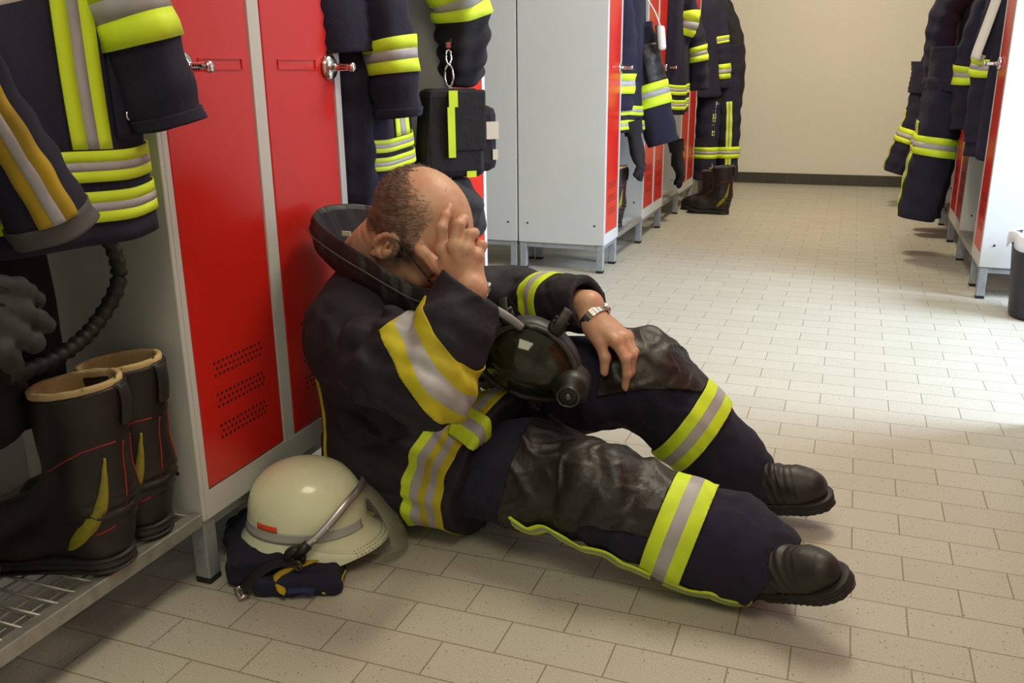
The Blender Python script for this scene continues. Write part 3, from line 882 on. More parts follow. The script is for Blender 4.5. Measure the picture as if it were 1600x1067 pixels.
def build_jacket():
    G = Grid((-1.16, 1.34, -.01), (-.42, 2.14, .72), .005)
    G.ell((-.945, 1.75, .41), (.165, .225, .235), k=0)
    G.ell((-.91, 1.75, .20), (.185, .225, .20), k=.05)
    G.cone((-.90, 1.735, .17), (-.66, 1.725, .155), .20, .198, .05, flat=((0, 0, 1), .86))
    G.cut(HEMP, HEMN)
    G.cone(SHR+A3(-.02, .04, .0), SHL+A3(-.02, -.04, .0), .09, .09, .05)
    G.cone(SHR+A3(-.02, .03, -.03), SHR*.45+ELR*.55, .098, .092, .04); G.cone(SHR*.45+ELR*.55, ELR, .092, .080, .04)
    G.cone(ELR, ELR*.4+WRR*.6, .080, .073, .018); G.cone(ELR*.4+WRR*.6, WRR+(WRR-ELR)*.06, .073, .064, .02)
    G.cone(SHL+A3(-.02, -.02, -.02), ELL, .095, .074, .035)
    G.cone(ELL, WRL, .072, .060, .02)
    # neck opening, cuffs
    G.cone((-.93, 1.73, .56), (-.93, 1.725, .75), .075, .10, .01, 'sub')
    aR = (WRR-ELR)/np.linalg.norm(WRR-ELR); aL = (WRL-ELL)/np.linalg.norm(WRL-ELL)
    def folds(P):
        d = .004*vnoise(P*[16, 22, 16], 5)+.0018*vnoise(P*48, 6)-.0065*crs(P*[15, 20, 13], 25, .22)-.004*crs(P*[26, 22, 30], 26, .2)
        # creases gathering at the right elbow and below the armpit
        t = (P-ELR) @ aR; r = np.linalg.norm(P-ELR, axis=1)
        d += .006*np.exp(-(r/.12)**2)*np.sin(t*115+2.2*np.sin(P[:, 1]*22))
        u = A3(.75, -.2, -.63); v = (P-A3(-.80, 1.52, .46)); r2 = np.linalg.norm(v, axis=1)
        w = v @ A3(.63, .05, .77)
        d += .008*np.exp(-(r2/.11)**2)*np.sin(w*95+1.5*np.sin(v @ u*26))
        for a, b, am, wd in FOLDS:
            a, b = A3(*a), A3(*b); e = b-a; q = np.clip(((P-a) @ e)/(e @ e), 0, 1)
            off = P-(a+q[:, None]*e); rr = np.linalg.norm(off, axis=1)+.012*np.sin(q*7+am*900)
            d += am*np.sin(PI*np.clip(q*.9+.05, 0, 1))*(np.exp(-((rr-wd*1.5)/(wd*.7))**2)-1.2*np.exp(-(rr/wd)**2))
        # slack folds running from hip to lap
        m = np.exp(-((P[:, 2]-.22)/.12)**2)*np.exp(-((P[:, 0]+.80)/.16)**2)
        d += .007*m*np.sin(P[:, 2]*70+P[:, 0]*38+1.2*np.sin(P[:, 1]*15))
        t = (P-ELL) @ aL; r = np.linalg.norm(P-ELL, axis=1)
        d += .006*np.exp(-(r/.10)**2)*np.sin(t*120+2*np.sin(P[:, 2]*25))
        return d
    G.displace(folds, .03)
    G.cut((0, 0, .004), (0, 0, -1)); G.cut((-1.136, 0, 0), (-1, 0, 0), .02)
    eR = WRR+aR*.004; cl = np.cross(aR, A3(0, 1, 0))
    nR = aR+A3(.28, -.1, .0); nR /= np.linalg.norm(nR)
    sl, X, Y, Z = G._sl(WRR-.13, WRR+.13, 0)
    d = (X-eR[0])*nR[0]+(Y-eR[1])*nR[1]+(Z-eR[2])*nR[2]
    rr = np.sqrt((X-WRR[0])**2+(Y-WRR[1])**2+(Z-WRR[2])**2)
    G.a[sl] = np.where(rr < .10, np.maximum(G.a[sl], d), G.a[sl])
    nL = aL+A3(.15, .15, .25); nL /= np.linalg.norm(nL)
    sl, X, Y, Z = G._sl(WRL-.12, WRL+.12, 0)
    d = (X-WRL[0])*nL[0]+(Y-WRL[1])*nL[1]+(Z-WRL[2])*nL[2]
    rr = np.sqrt((X-WRL[0])**2+(Y-WRL[1])**2+(Z-WRL[2])**2)
    G.a[sl] = np.where(rr < .10, np.maximum(G.a[sl], d), G.a[sl])
    G.cone(WRR-aR*.035, WRR+aR*.05, .050, .056, .004, 'sub'); G.cone(WRL-aL*.03, WRL+aL*.05, .046, .051, .004, 'sub')
    return G.mesh()
JV, JF = build_jacket(); JV = relax(JV, JF, 2, .5); JN = vnormals(JV, JF)
jac = wobj('jacket', (JV, JF), 'jacket_fabric', man)
def three(name, parent, V, F, N, mask, p, n, offs, mats, off=.004, trim=()):
    cuts = [(p+n*o, n) for o in offs]
    bm = band(V, F, N, mask, cuts, off, trim)
    o = wobj(name, bm, mats, parent); solidify(o, .003, -1); return o
# hem tapes: five stripes side by side
m = (JV[:, 0] > -.92) & (JV[:, 2] < .42)
dE = np.minimum(np.linalg.norm(JV-ELR, axis=1), np.linalg.norm(JV-(ELR*.5+WRR*.5), axis=1))
m &= dE > .090
m &= ~near_seg(JV, SHR, ELR, .118)
three('reflective_tape', jac, JV, JF, JN, m, HEMP, HEMN, [-.108, -.088, -.068, -.053, -.035, -.018], ['lime_tape', 'silver_tape', 'grubby_tape', 'silver_tape', 'grubby_tape'])
# forearm tape
aR = (WRR-ELR)/np.linalg.norm(WRR-ELR)
nb = A3(.74, .12, .62); nb /= np.linalg.norm(nb)
m = near_seg(JV, ELR-.03*aR, WRR, .16) & (JV[:, 1] < 1.60)
vw = A3(-.72, 1.5, -.55); tn = np.cross(nb, vw); tn = tn/np.linalg.norm(tn)*(1 if tn[0] > 0 else -1)
three('reflective_tape', jac, JV, JF, JN, m, A3(-.716, 1.51, .478), nb, [-.046, -.016, .016, .046], ['grubby_tape', 'silver_tape', 'grubby_tape'], .004, [(A3(-.795, 1.47, .545), tn)])
aL = (WRL-ELL)/np.linalg.norm(WRL-ELL)
m = near_seg(JV, ELL, WRL, .09)
three('reflective_tape', jac, JV, JF, JN, m, ELL*.52+WRL*.48, aL, [-.034, -.011, .011, .034], ['lime_tape', 'silver_tape', 'lime_tape'])
# front tape showing below the forearm
m = (JV[:, 0] > -.74) & (JV[:, 1] < 1.70) & (JV[:, 2] > .25) & (JV[:, 2] < .46)
m &= ~near_seg(JV, ELR, WRR, .092)
nf = A3(.35, .93, .1); nf /= np.linalg.norm(nf)
three('reflective_tape', jac, JV, JF, JN, m, A3(-.72, 1.60, .36), nf, [-.036, -.012, .012, .036], ['lime_tape', 'silver_tape', 'lime_tape'], .004, [(A3(-.735, 1.6, .36), A3(1, 0, 0))])
# collar: loose, standing away from the neck
def build_collar():
    rim = [(-1.102, 1.755, .712), (-1.098, 1.70, .708), (-1.060, 1.635, .698), (-.979, 1.588, .672), (-.905, 1.566, .644), (-.846, 1.560, .616), (-.800, 1.575, .588), (-.775, 1.64, .568),
           (-.775, 1.74, .565), (-.82, 1.85, .59), (-.90, 1.90, .635), (-.99, 1.90, .676), (-1.068, 1.845, .703)]
    n = len(rim); C = A3(-.93, 1.735, .6)
    R = [A3(*p) for p in rim]; R = spline(R+[R[0]], 8)[:-1]
    bm = bmesh.new(); rows = []
    for i, p in enumerate(R):
        out = p-C; out[2] = 0; out /= np.linalg.norm(out)
        w = .004*math.sin(i*.7)+.003*math.sin(i*1.9)
        w2 = .003*math.sin(i*1.31+2)+.003*math.sin(i*.53)
        prof = [p-out*.050+A3(0, 0, -.085), p-out*(.020+w2)+A3(0, 0, -.035), p-out*(.008+w)+A3(0, 0, -.006), p-out*.0025+A3(0, 0, .002), p+out*.0015+A3(0, 0, .002), p+out*(.005+w)+A3(0, 0, -.012), p+out*(.010-w2)+A3(0, 0, -.032), p+out*(.006+w)+A3(0, 0, -.052), p-out*(.002-w2)+A3(0, 0, -.078), p-out*.03+A3(0, 0, -.105)]
        rows.append([bm.verts.new(tuple(q)) for q in prof])
    for i in range(len(rows)):
        a, b = rows[i], rows[(i+1) % len(rows)]
        for j in range(len(a)-1):
            f = bm.faces.new((a[j], b[j], b[j+1], a[j+1])); f.smooth = True; f.material_index = 1 if j < 2 else 0
    return bm, R
cb, CR = build_collar()
col = wobj('collar', cb, ['collar_leather', 'black_fabric'], jac)
sd = col.modifiers.new('sub', 'SUBSURF'); sd.levels = 1; sd.render_levels = 1
wobj('collar_seam', tube([q+A3(0, 0, -.028)+.0125*((q-A3(-.93, 1.735, q[2]))/np.linalg.norm(q-A3(-.93, 1.735, q[2]))) for q in CR], .0017, 6, closed=True), 'grey_fabric', col)
wobj('size_tag', box(-1.012, -.992, 1.66, 1.664, .664, .674), 'paper_label', col, False)
# piping down the side seam of the back
def snap(P, V, N, off=.002):
    out = []
    for p in P:
        i = np.argmin(((V-p)**2).sum(1)); out.append(V[i]+N[i]*off)
    return out
pp = snap(spline([(-1.10, 1.61, .46), (-1.09, 1.60, .36), (-1.055, 1.60, .28), (-1.02, 1.59, .20), (-.975, 1.585, .13), (-.92, 1.58, .07)], 10), JV, JN)
for _ in range(3): pp = [pp[0]]+[(pp[i-1]+pp[i]*2+pp[i+1])/4 for i in range(1, len(pp)-1)]+[pp[-1]]
wobj('piping', tube(pp, .0042, 8), 'grubby_tape', jac)

# trousers ----------------------------------------------------------
def build_trousers():
    G = Grid((-.98, 1.44, -.01), (.0, 2.10, .47), .005)
    G.cone((-.84, 1.68, .145), (-.84, 1.85, .15), .13, .13, 0)
    for chain, rr in (([HPR, THR, KNR, TPR, SNR, ANR], [.10, .112, .098, .089, .088, .086]), ([HPL, THL, KNL, TPL, SNL, ANL], [.12, .112, .098, .090, .080, .066])):
        for a, b, ra, rb in zip(chain[:-1], chain[1:], rr[:-1], rr[1:]): G.cone(a, b, ra, rb, .035)
    # bagging at the shins and knees
    G.ell((-.15, 1.60, .135), (.075, .075, .06), k=.03); G.ell((-.42, 1.60, .19), (.09, .085, .085), k=.03)
    def folds(P):
        d = .004*vnoise(P*[20, 16, 16], 15)+.0018*vnoise(P*50, 16)-.006*crs(P*[22, 15, 15], 35, .22)-.0035*crs(P*[30, 26, 26], 36, .2)
        for A, B, c, wd, amp in ((KNR, THR, KNR, .13, .008), (SNR, ANR, SNR*.4+ANR*.6, .075, .0065), (KNL, THL, KNL, .11, .006), (SNL, ANL, SNL*.4+ANL*.6, .075, .0065)):
            ax = (B-A)/np.linalg.norm(B-A); v = P-c; r = np.linalg.norm(v, axis=1)
            d += amp*np.exp(-(r/wd)**2)*np.sin(v @ ax*(85 if wd > .1 else 150)+2.0*np.sin(P[:, 2]*24+P[:, 1]*18))
        return d
    G.displace(folds, .03)
    G.cut((0, 0, .004), (0, 0, -1))
    for s, a in ((SNR, ANR), (SNL, ANL)):
        ax = (a-s)/np.linalg.norm(a-s)+A3(0, 0, -.4); ax /= np.linalg.norm(ax)
        sl, X, Y, Z = G._sl(a-.12, a+.12, 0)
        d = (X-a[0]-ax[0]*.03)*ax[0]+(Y-a[1]-ax[1]*.03)*ax[1]+(Z-a[2]-ax[2]*.03)*ax[2]
        G.a[sl] = np.maximum(G.a[sl], d)
        G.cone(a, a+ax*.08, .058, .062, .004, 'sub')
    return G.mesh()
TV, TF = build_trousers(); TV = relax(TV, TF, 2, .5); TN = vnormals(TV, TF)
trou = wobj('trousers', (TV, TF), 'navy_fabric', man)
right = near_seg(TV, HPR, THR, .16) | near_seg(TV, THR, KNR, .16) | near_seg(TV, KNR, ANR, .15)
right &= TV[:, 1] < 1.775
left = ~right & (TV[:, 1] > 1.79)
def dirn(a, b): return (b-a)/np.linalg.norm(b-a)
nR = A3(.95, -.03, -.27); nR /= np.linalg.norm(nR)
nL = dirn(KNL, SNL)+A3(.12, .0, .10); nL /= np.linalg.norm(nL)
tR = three('reflective_tape', trou, TV, TF, TN, right, TPR, nR, [-.040, -.012, .014, .042], ['lime_tape', 'silver_tape', 'lime_tape'], .007)
tL = three('reflective_tape', trou, TV, TF, TN, left, TPL, nL, [-.038, -.012, .012, .038], ['lime_tape', 'silver_tape', 'lime_tape'], .007)
# sooty leather knee patches
dR = dirn(THR, KNR)
mk = right; pn = A3(0, -.75, -.66)
bm = band(TV-TN*(.0075*crs(TV*[26, 24, 24], 71, .18)+.005*crs(TV*[44, 40, 40], 72, .2)-.004)[:, None]*-1, TF, TN, mk, [(A3(-.605, 1.6, .17), A3(.97, .0, -.20)), (TPR-nR*.041, nR)], .0055, [(KNR+pn*.088, -pn)])
solidify(wobj('knee_patch', bm, 'sooty_leather', trou), .003, -1)
mk = left; pn = A3(.25, -.55, -.8)
bm = band(TV+TN*(.0075*crs(TV*[26, 24, 24], 73, .18)+.005*crs(TV*[44, 40, 40], 74, .2)-.003)[:, None], TF, TN, mk, [(A3(-.475, 1.9, .33), A3(1, 0, -.1)), (TPL-nL*.039, nL)], .0055, [(KNL+pn*.065, -pn)])
solidify(wobj('knee_patch', bm, 'sooty_leather', trou), .003, -1)
# wavy side tape along the lower outer seam
def ribbon(pts, w, nrm, mats):
    P = spline(pts, 8); bm = bmesh.new(); rows = []
    for i, p in enumerate(P):
        d = P[min(i+1, len(P)-1)]-P[max(i-1, 0)]; d /= np.linalg.norm(d)
        s = np.cross(d, A3(*nrm)); s /= np.linalg.norm(s)
        rows.append([bm.verts.new(tuple(p+s*w*k)) for k in (-.5, -.17, .17, .5)])
    for a, b in zip(rows[:-1], rows[1:]):
        for j in range(3):
            f = bm.faces.new((a[j], b[j], b[j+1], a[j+1])); f.material_index = 1 if j == 1 else 0; f.smooth = True
    return bm
RIB = [[(-.597, 1.560, .118), (-.570, 1.552, .088), (-.545, 1.545, .080), (-.515, 1.54, .098), (-.495, 1.535, .092), (-.465, 1.53, .076), (-.440, 1.525, .072), (-.415, 1.525, .084), (-.385, 1.525, .076), (-.355, 1.525, .060), (-.325, 1.525, .050), (-.295, 1.52, .046)],
       [(-.262, 1.530, .042), (-.240, 1.530, .028), (-.215, 1.535, .024), (-.190, 1.535, .034), (-.170, 1.535, .044), (-.150, 1.54, .038), (-.125, 1.545, .030), (-.105, 1.55, .028)]]
for pts in RIB:
    q = [A3(*p) for p in pts]
    q = [(p+3*s)/4 for p, s in zip(q, snap(q, TV, TN, .006))]
    solidify(wobj('side_tape', ribbon(q, .036, (0, -.75, -.66), None), ['lime_tape', 'silver_tape'], trou), .0025, 0)

# shoes ------------------------------------------------------------
def build_shoe():
    G = Grid((-.02, -.075, .0), (.33, .075, .17), .003)
    G.cone((.235, .004, .045), (.13, 0, .05), .047, .043, 0); G.cone((.05, 0, .052), (.13, 0, .052), .036, .04, .02)
    G.cone((.235, .003, .052), (.262, .003, .050), .044, .036, .02)
    G.cone((.055, 0, .06), (.06, 0, .125), .037, .042, .02); G.cone((.20, .0, .062), (.10, 0, .118), .036, .036, .03)
    G.torus((.062, 0, .135), (-.15, 0, 1), .036, .011, .008)
    G.cone((.058, 0, .09), (.062, 0, .17), .028, .034, .004, 'sub')
    def crease(P):
        d = .0018*np.exp(-((P[:, 0]-.185)/.03)**2)*np.sin(P[:, 0]*330+P[:, 2]*90)
        return d+.0010*vnoise(P*60, 9)-.0014*np.exp(-((P[:, 0]-.225-.25*np.abs(P[:, 1]))/.003)**2)
    G.displace(crease, .012)
    G.cut((0, 0, .028), (0, 0, -1))
    U = G.mesh()
    S = Grid((-.03, -.08, -.006), (.34, .08, .06), .003)
    for z in (.004, .012, .020, .027):
        S.cone((.045, 0, z), (.12, 0, z), .041, .042, 0 if z == .004 else .004, flat=((0, 0, 1), .2)); S.cone((.12, 0, z), (.245, .004, z), .042, .053, .004, flat=((0, 0, 1), .16)); S.cone((.245, .004, z), (.262, .003, z), .052, .047, .004, flat=((0, 0, 1), .16))
    S.displace(lambda P: .0012*np.sin(P[:, 0]*420)*(P[:, 2] < .012), .012)
    S.box((.105, 0, -.004), (.018, .08, .010), k=.004, op='sub')
    return U, S.mesh()
SHOE_U, SHOE_S = build_shoe()
def shoe(origin, d, n, k=1.0):
    d = A3(*d); d /= np.linalg.norm(d); n = A3(*n); n -= (n @ d)*d; n /= np.linalg.norm(n); s = np.cross(n, d)
    M = np.stack([d, s, n])*k; o = A3(*origin)
    tr = lambda V: o+V @ M
    t = empty('shoe', (0, 0, 0), parent=man); t.location = Vector(o)-man.location
    def put(name, VF, m, par):
        return wobj(name, (tr(VF[0]), VF[1]), m, par)
    up = put('upper', SHOE_U, 'shoe_leather', t); put('sole', SHOE_S, 'black_rubber', t)
    for k in range(4):
        x = .205-.024*k; z = .099+.0135*k+(.002 if k else -.004)
        pts = spline([(x-.004, -.030, z-.014), (x, -.016, z), (x, 0, z+.004), (x, .016, z), (x-.004, .030, z-.014)], 4)
        wobj('lace', tube([tr(np.array(p)) for p in pts], .0026, 6), 'black_fabric', up)
    # strap over the instep
    bm = bmesh.new(); pts = [(.118, -.040, .075), (.112, -.036, .100), (.108, -.020, .134), (.107, 0, .142), (.108, .020, .134), (.112, .036, .100), (.118, .040, .075)]
    add_tube(bm, [tr(np.array(p)) for p in spline(pts, 5)], .004, 8, rx=3.0, up=tuple(d))
    wobj('instep_strap', bm, 'shoe_leather', up)
    return t
shoe((-.146, 1.618, .004), (.72, -.37, .37), (-.75, -.05, .6), .90)
shoe((-.250, 1.958, .002), (.90, -.06, .20), (-.26, -.16, .95), .97)

# watches, glasses
def bracelet(c, ax, r, parent, face=None, m='chrome', rz=.9):
    d, s, t = frame_of(ax)
    wt = empty('wristwatch', (0, 0, 0), parent=parent); wt.location = Vector(c)-parent.location
    bm = bmesh.new(); n = 22
    for k in range(n):
        q = 2*PI*k/n; p = c+r*(math.cos(q)*s+rz*math.sin(q)*t)
        o = math.cos(q)*s+math.sin(q)*t; tan = -math.sin(q)*s+math.cos(q)*t
        for w in (-1, 0, 1):
            cc = p+d*w*.0062
            vs = []
            for a in (-1, 1):
                for b in (-1, 1):
                    for e in (-1, 1):
                        vs.append(bm.verts.new(tuple(cc+tan*a*r*.125+d*b*.0028+o*e*.0016)))
            for f in ((0, 1, 3, 2), (4, 6, 7, 5), (0, 4, 5, 1), (2, 3, 7, 6), (0, 2, 6, 4), (1, 5, 7, 3)): bm.faces.new([vs[i] for i in f])
    wobj('strap_links', bm, m, wt, False)
    if face is not None:
        o = A3(*face)-(A3(*face) @ d)*d; o /= np.linalg.norm(o)
        fc = c+o*(r+.001); bm = bmesh.new(); x, y, z = frame_of(o)
        prof = [(0, -.002), (.015, -.002), (.016, .002), (.0145, .006), (.013, .005), (0, .005)]
        ring = []
        for (rr, h) in prof: ring.append([bm.verts.new(tuple(fc+o*h+rr*(math.cos(2*PI*j/24)*y+math.sin(2*PI*j/24)*z))) for j in range(24)])
        for a, b in zip(ring[:-1], ring[1:]):
            for j in range(24): bm.faces.new((a[j], a[(j+1) % 24], b[(j+1) % 24], b[j]))
        bmesh.ops.remove_doubles(bm, verts=bm.verts[:], dist=1e-5)
        wobj('watch_case', bm, 'chrome', wt, False)
    return wt
bracelet(A3(-.505, 1.851, .479)+.6*(A3(-.441, 1.815, .436)-A3(-.507, 1.850, .480))*.12, A3(-.40, 1.82, .42)-A3(-.515, 1.862, .50), .034, man, face=(.5, .8, .6))
bracelet(A3(-.685, 1.573, .590)+aR*.014, aR, .0355, man, face=(.9, .25, -.1), m='dark_metal')
gl = empty('glasses', (0, 0, 0), parent=man)
wobj('temple_arm', tube(spline([hp(-.012, -.083, .030), hp(.02, -.081, .030), hp(.06, -.076, .026), hp(.105, -.070, .022)], 6), .0022, 8), 'black_plastic', gl)
wobj('temple_arm', tube(spline([hp(-.012, .083, .030), hp(.02, .081, .030), hp(.06, .076, .026), hp(.105, .070, .022)], 6), .0022, 8), 'black_plastic', gl)
bm = bmesh.new()
for s in (-1, 1):
    add_tube(bm, [hp(.106-.010*(math.cos(q)*s > .5), s*.034+.022*math.cos(q), .014+.016*math.sin(q)) for q in [2*PI*k/24 for k in range(24)]], .0016, 6, closed=True)
add_tube(bm, [hp(.107, -.008, .02), hp(.114, 0, .023), hp(.107, .008, .02)], .0016, 6)
wobj('rims', bm, 'black_plastic', gl)

# ---------------------------------------------------------------- hanging garments
def add_surf(bm, fn, u0, u1, nu, v0, v1, nv, off=0.0, wrap=False, mi=0):
    us = np.linspace(u0, u1, nu+1); vs = np.linspace(v0, v1, nv+1)
    if wrap: us = us[:-1]
    U, V = np.meshgrid(us, vs, indexing='ij')
    P = fn(U.ravel(), V.ravel())
    if off:
        e = 1e-3
        du = fn(U.ravel()+e, V.ravel())-fn(U.ravel()-e, V.ravel())
        dv = fn(U.ravel(), V.ravel()+e)-fn(U.ravel(), V.ravel()-e)
        n = np.cross(du, dv); n /= np.linalg.norm(n, axis=1)[:, None]+1e-12
        P = P+n*off
    a, b = U.shape
    vv = [bm.verts.new(p) for p in P.tolist()]
    for i in range(a if wrap else a-1):
        for j in range(b-1):
            f = bm.faces.new((vv[i*b+j], vv[((i+1) % a)*b+j], vv[((i+1) % a)*b+j+1], vv[i*b+j+1]))
            f.smooth = True; f.material_index = mi
    return vv
def tape(parent, fn, u, v, along='u', nu=20, nv=4, off=.004, mats=('lime_tape', 'silver_tape'), wrap=False, split=(0, .36, .64, 1.0)):
    """three-stripe reflective tape on surface fn between parameters; stripes run along u or v"""
    bm = bmesh.new()
    for k in range(3):
        a, b = split[k], split[k+1]; mi = 1 if k == 1 else 0
        if along == 'u':
            add_surf(bm, fn, u[0], u[1], nu, v[0]+(v[1]-v[0])*a, v[0]+(v[1]-v[0])*b, max(1, nv//2), off*(1.0 if k != 1 else 1.08), wrap, mi)
        else:
            add_surf(bm, fn, u[0]+(u[1]-u[0])*a, u[0]+(u[1]-u[0])*b, max(1, nv//2), v[0], v[1], nu, off*(1.0 if k != 1 else 1.08), False, mi)
    o = obj('reflective_tape', bm, list(mats), parent, smooth=True)
    solidify(o, .0025, 0)
    return o

def torso_fn(hw, hd, H, amp=.012, seed=1, nf=5, shoulder=.16):
    rs = np.random.RandomState(seed); ph = rs.rand(4)*6.28
    def fn(th, z):
        t = np.clip(z/H, 0, 1)
        w = hw*(1-.10*t); d = hd*(1-.12*t)
        s = np.clip((t-(1-shoulder))/shoulder, 0, 1)
        w = w*(1-.62*s**1.5); d = d*(1-.5*s**2)
        c, q = np.cos(th), np.sin(th)
        p = .78
        fold = 1+amp/hd*(1-.6*t)*(np.sin(nf*th+ph[0]+1.5*t)+.6*np.sin((nf+4)*th+ph[1]-2*t)+.35*np.sin(2*th+9*t+ph[2]))
        x = d*np.sign(c)*np.abs(c)**p*fold
        y = w*np.sign(q)*np.abs(q)**p*(1+.25*(fold-1))
        return np.stack([x, y, z+.006*np.sin(3*th+ph[3])*(1-t)], 1)
    return fn
def limb_fn(path, radii, amp=.006, seed=1, flat=1.0, up=(1, 0, 0), nw=7):
    """u = angle, v = 0..1 along the path"""
    P = np.array(spline(path, 10)); m = len(P)
    R = np.interp(np.linspace(0, 1, m), np.linspace(0, 1, len(radii)), radii)
    T = np.gradient(P, axis=0); T /= np.linalg.norm(T, axis=1)[:, None]
    u = np.array(up, float); A = u-(T @ u)[:, None]*T; A /= np.linalg.norm(A, axis=1)[:, None]
    B = np.cross(T, A); rs = np.random.RandomState(seed); ph = rs.rand(4)*6.28
    s = np.linspace(0, 1, m)
    def ip(M, v): return np.stack([np.interp(v, s, M[:, k]) for k in range(3)], 1)
    def fn(th, v):
        p, a, b = ip(P, v), ip(A, v), ip(B, v); r = np.interp(v, s, R)
        k = r+amp*(np.sin(nw*6.28*v+ph[0]+1.3*np.sin(th+ph[1]))*.6+np.sin(3*th+ph[2]+4*v)*.5+.5*np.sin(5*th-9*v+ph[3]))
        return p+a*(k*np.cos(th))[:, None]+b*(k*flat*np.sin(th))[:, None]
    return fn
def limb(name, parent, fn, m='navy_fabric', nu=32, nv=40, v0=0.0, v1=1.0, inner='black_fabric', cuff=True):
    bm = bmesh.new()
    add_surf(bm, fn, 0, 2*PI, nu, v0, v1, nv, 0, True)
    o = obj(name, bm, [m, inner], parent, smooth=True)
    solidify(o, .006)
    return o

def jacket(name, label, loc, rot, group, hw=.27, hd=.10, H=.80, seed=1, sleeves=(), hem_tapes=((.03, .075), (.10, .145)), chest=((.25, .55),),
           fabric='navy_fabric', amp=.012, tapes=('lime_tape', 'silver_tape'), cat='jacket', hem_range=None, chest_top=None, pocket=None):
    """x = front, y = wearer's left, z = 0 at the hem"""
    t = thing(name, label, cat, loc, (0, 0, rot), group)
    fn = torso_fn(hw, hd, H, amp, seed)
    bm = bmesh.new(); add_surf(bm, fn, 0, 2*PI, 72, 0, H, 44, 0, True)
    body = obj('jacket_body', bm, fabric, t, smooth=True); solidify(body, .008)
    # hem seam line
    # collar
    cf = limb_fn([(0, 0, H-.03), (.005, 0, H+.03), (.015, 0, H+.075)], [.075, .078, .085], .003, seed)
    limb('collar', t, cf, fabric, 28, 10)
    for (z0, z1) in hem_tapes:
        r = hem_range or (0, 2*PI)
        tape(t, fn, r, (z0, z1), 'u', 64, 4, mats=tapes, wrap=hem_range is None)
    for c in chest:
        a, b = c[0], c[1]
        z0 = (hem_tapes[-1][1]+.002) if hem_tapes else .05
        tape(t, fn, (a, b), (z0, chest_top or H*.8), 'v', 30, 4, off=.0035, mats=tapes)
    for i, s in enumerate(sleeves):
        lf = limb_fn(s['path'], s['r'], s.get('amp', .006), seed*7+i, s.get('flat', 1.0), s.get('up', (1, 0, 0)))
        so = limb('sleeve', t, lf, s.get('m', fabric), 36, 44)
        if 'cuff' in s:
            bm = bmesh.new(); add_surf(bm, lf, 0, 2*PI, 36, 1-s['cuff'], 1.0, 5, .003, True)
            solidify(obj('cuff', bm, s.get('cuff_m', 'black_fabric'), so, smooth=True), .003)
        for (v0, v1) in s.get('tapes', ()):
            tape(so, lf, (0, 2*PI), (v0, v1), 'u', 36, 4, mats=tapes, wrap=True)
        for (a, b, v0, v1) in s.get('long', ()):
            tape(so, lf, (a, b), (v0, v1), 'v', 40, 4, mats=tapes)
    if pocket:
        for (a, b, z0, z1) in pocket:
            bm = bmesh.new(); add_surf(bm, fn, a, b, 14, z0, z1, 12, .006)
            p = obj('pocket', bm, fabric, t, smooth=True); solidify(p, .004, 0)
            e = fn(np.array([(a+b)/2]), np.array([z0+.035]))[0]
            bm = bmesh.new(); add_lathe(bm, [(0, .0), (.008, .0), (.0085, .002), (.006, .004), (.004, .0025), (0, .0025)], 16, axis='x', c=(e[0]+.011, e[1]+.004, e[2]))
            obj('snap', bm, 'chrome', p)
    return t

# the big coat in the nearest bay
jacket('turnout_jacket', 'dark firefighting jacket with wide clean lime hem bands, hanging nearest above the tall boots', (-1.19, 1.0, .755), -.10, 'jackets hanging in the near row', hw=.232, hd=.13, H=.78, seed=3, amp=.009,
       hem_tapes=((.034, .080), (.094, .140)), chest=((.10, .38),), chest_top=.6,
       sleeves=(dict(path=[(-.01, .085, .66), (.08, .13, .50), (.125, .168, .33), (.145, .200, .168)], r=[.072, .068, .060, .054], amp=.004, tapes=((.54, .74),), cuff=.06, cuff_m='navy_fabric'),
                dict(path=[(0, -.18, .68), (.02, -.25, .45), (.03, -.27, .2), (.04, -.27, .05)], r=[.085, .08, .075, .07])),
       pocket=((.43, .66, .155, .29),))
# the soiled coat at the picture's left edge: one sleeve with tape running down it
jacket('turnout_jacket', 'dark jacket with soiled amber-yellow tape running down its sleeve, at the left edge', (-1.10, .675, .70), 0.0, 'jackets hanging in the near row', hw=.10, hd=.10, H=.80, seed=8,
       hem_tapes=(), chest=(), tapes=('amber_tape', 'silver_tape'),
       sleeves=(dict(path=[(-.02, .08, .52), (.03, .15, .40), (.06, .185, .27), (.07, .222, .18), (.075, .258, .095)], r=[.045, .046, .050, .054, .056], amp=.003, cuff=.10, cuff_m='grey_fabric', long=((.05, .95, .25, .9),)),))

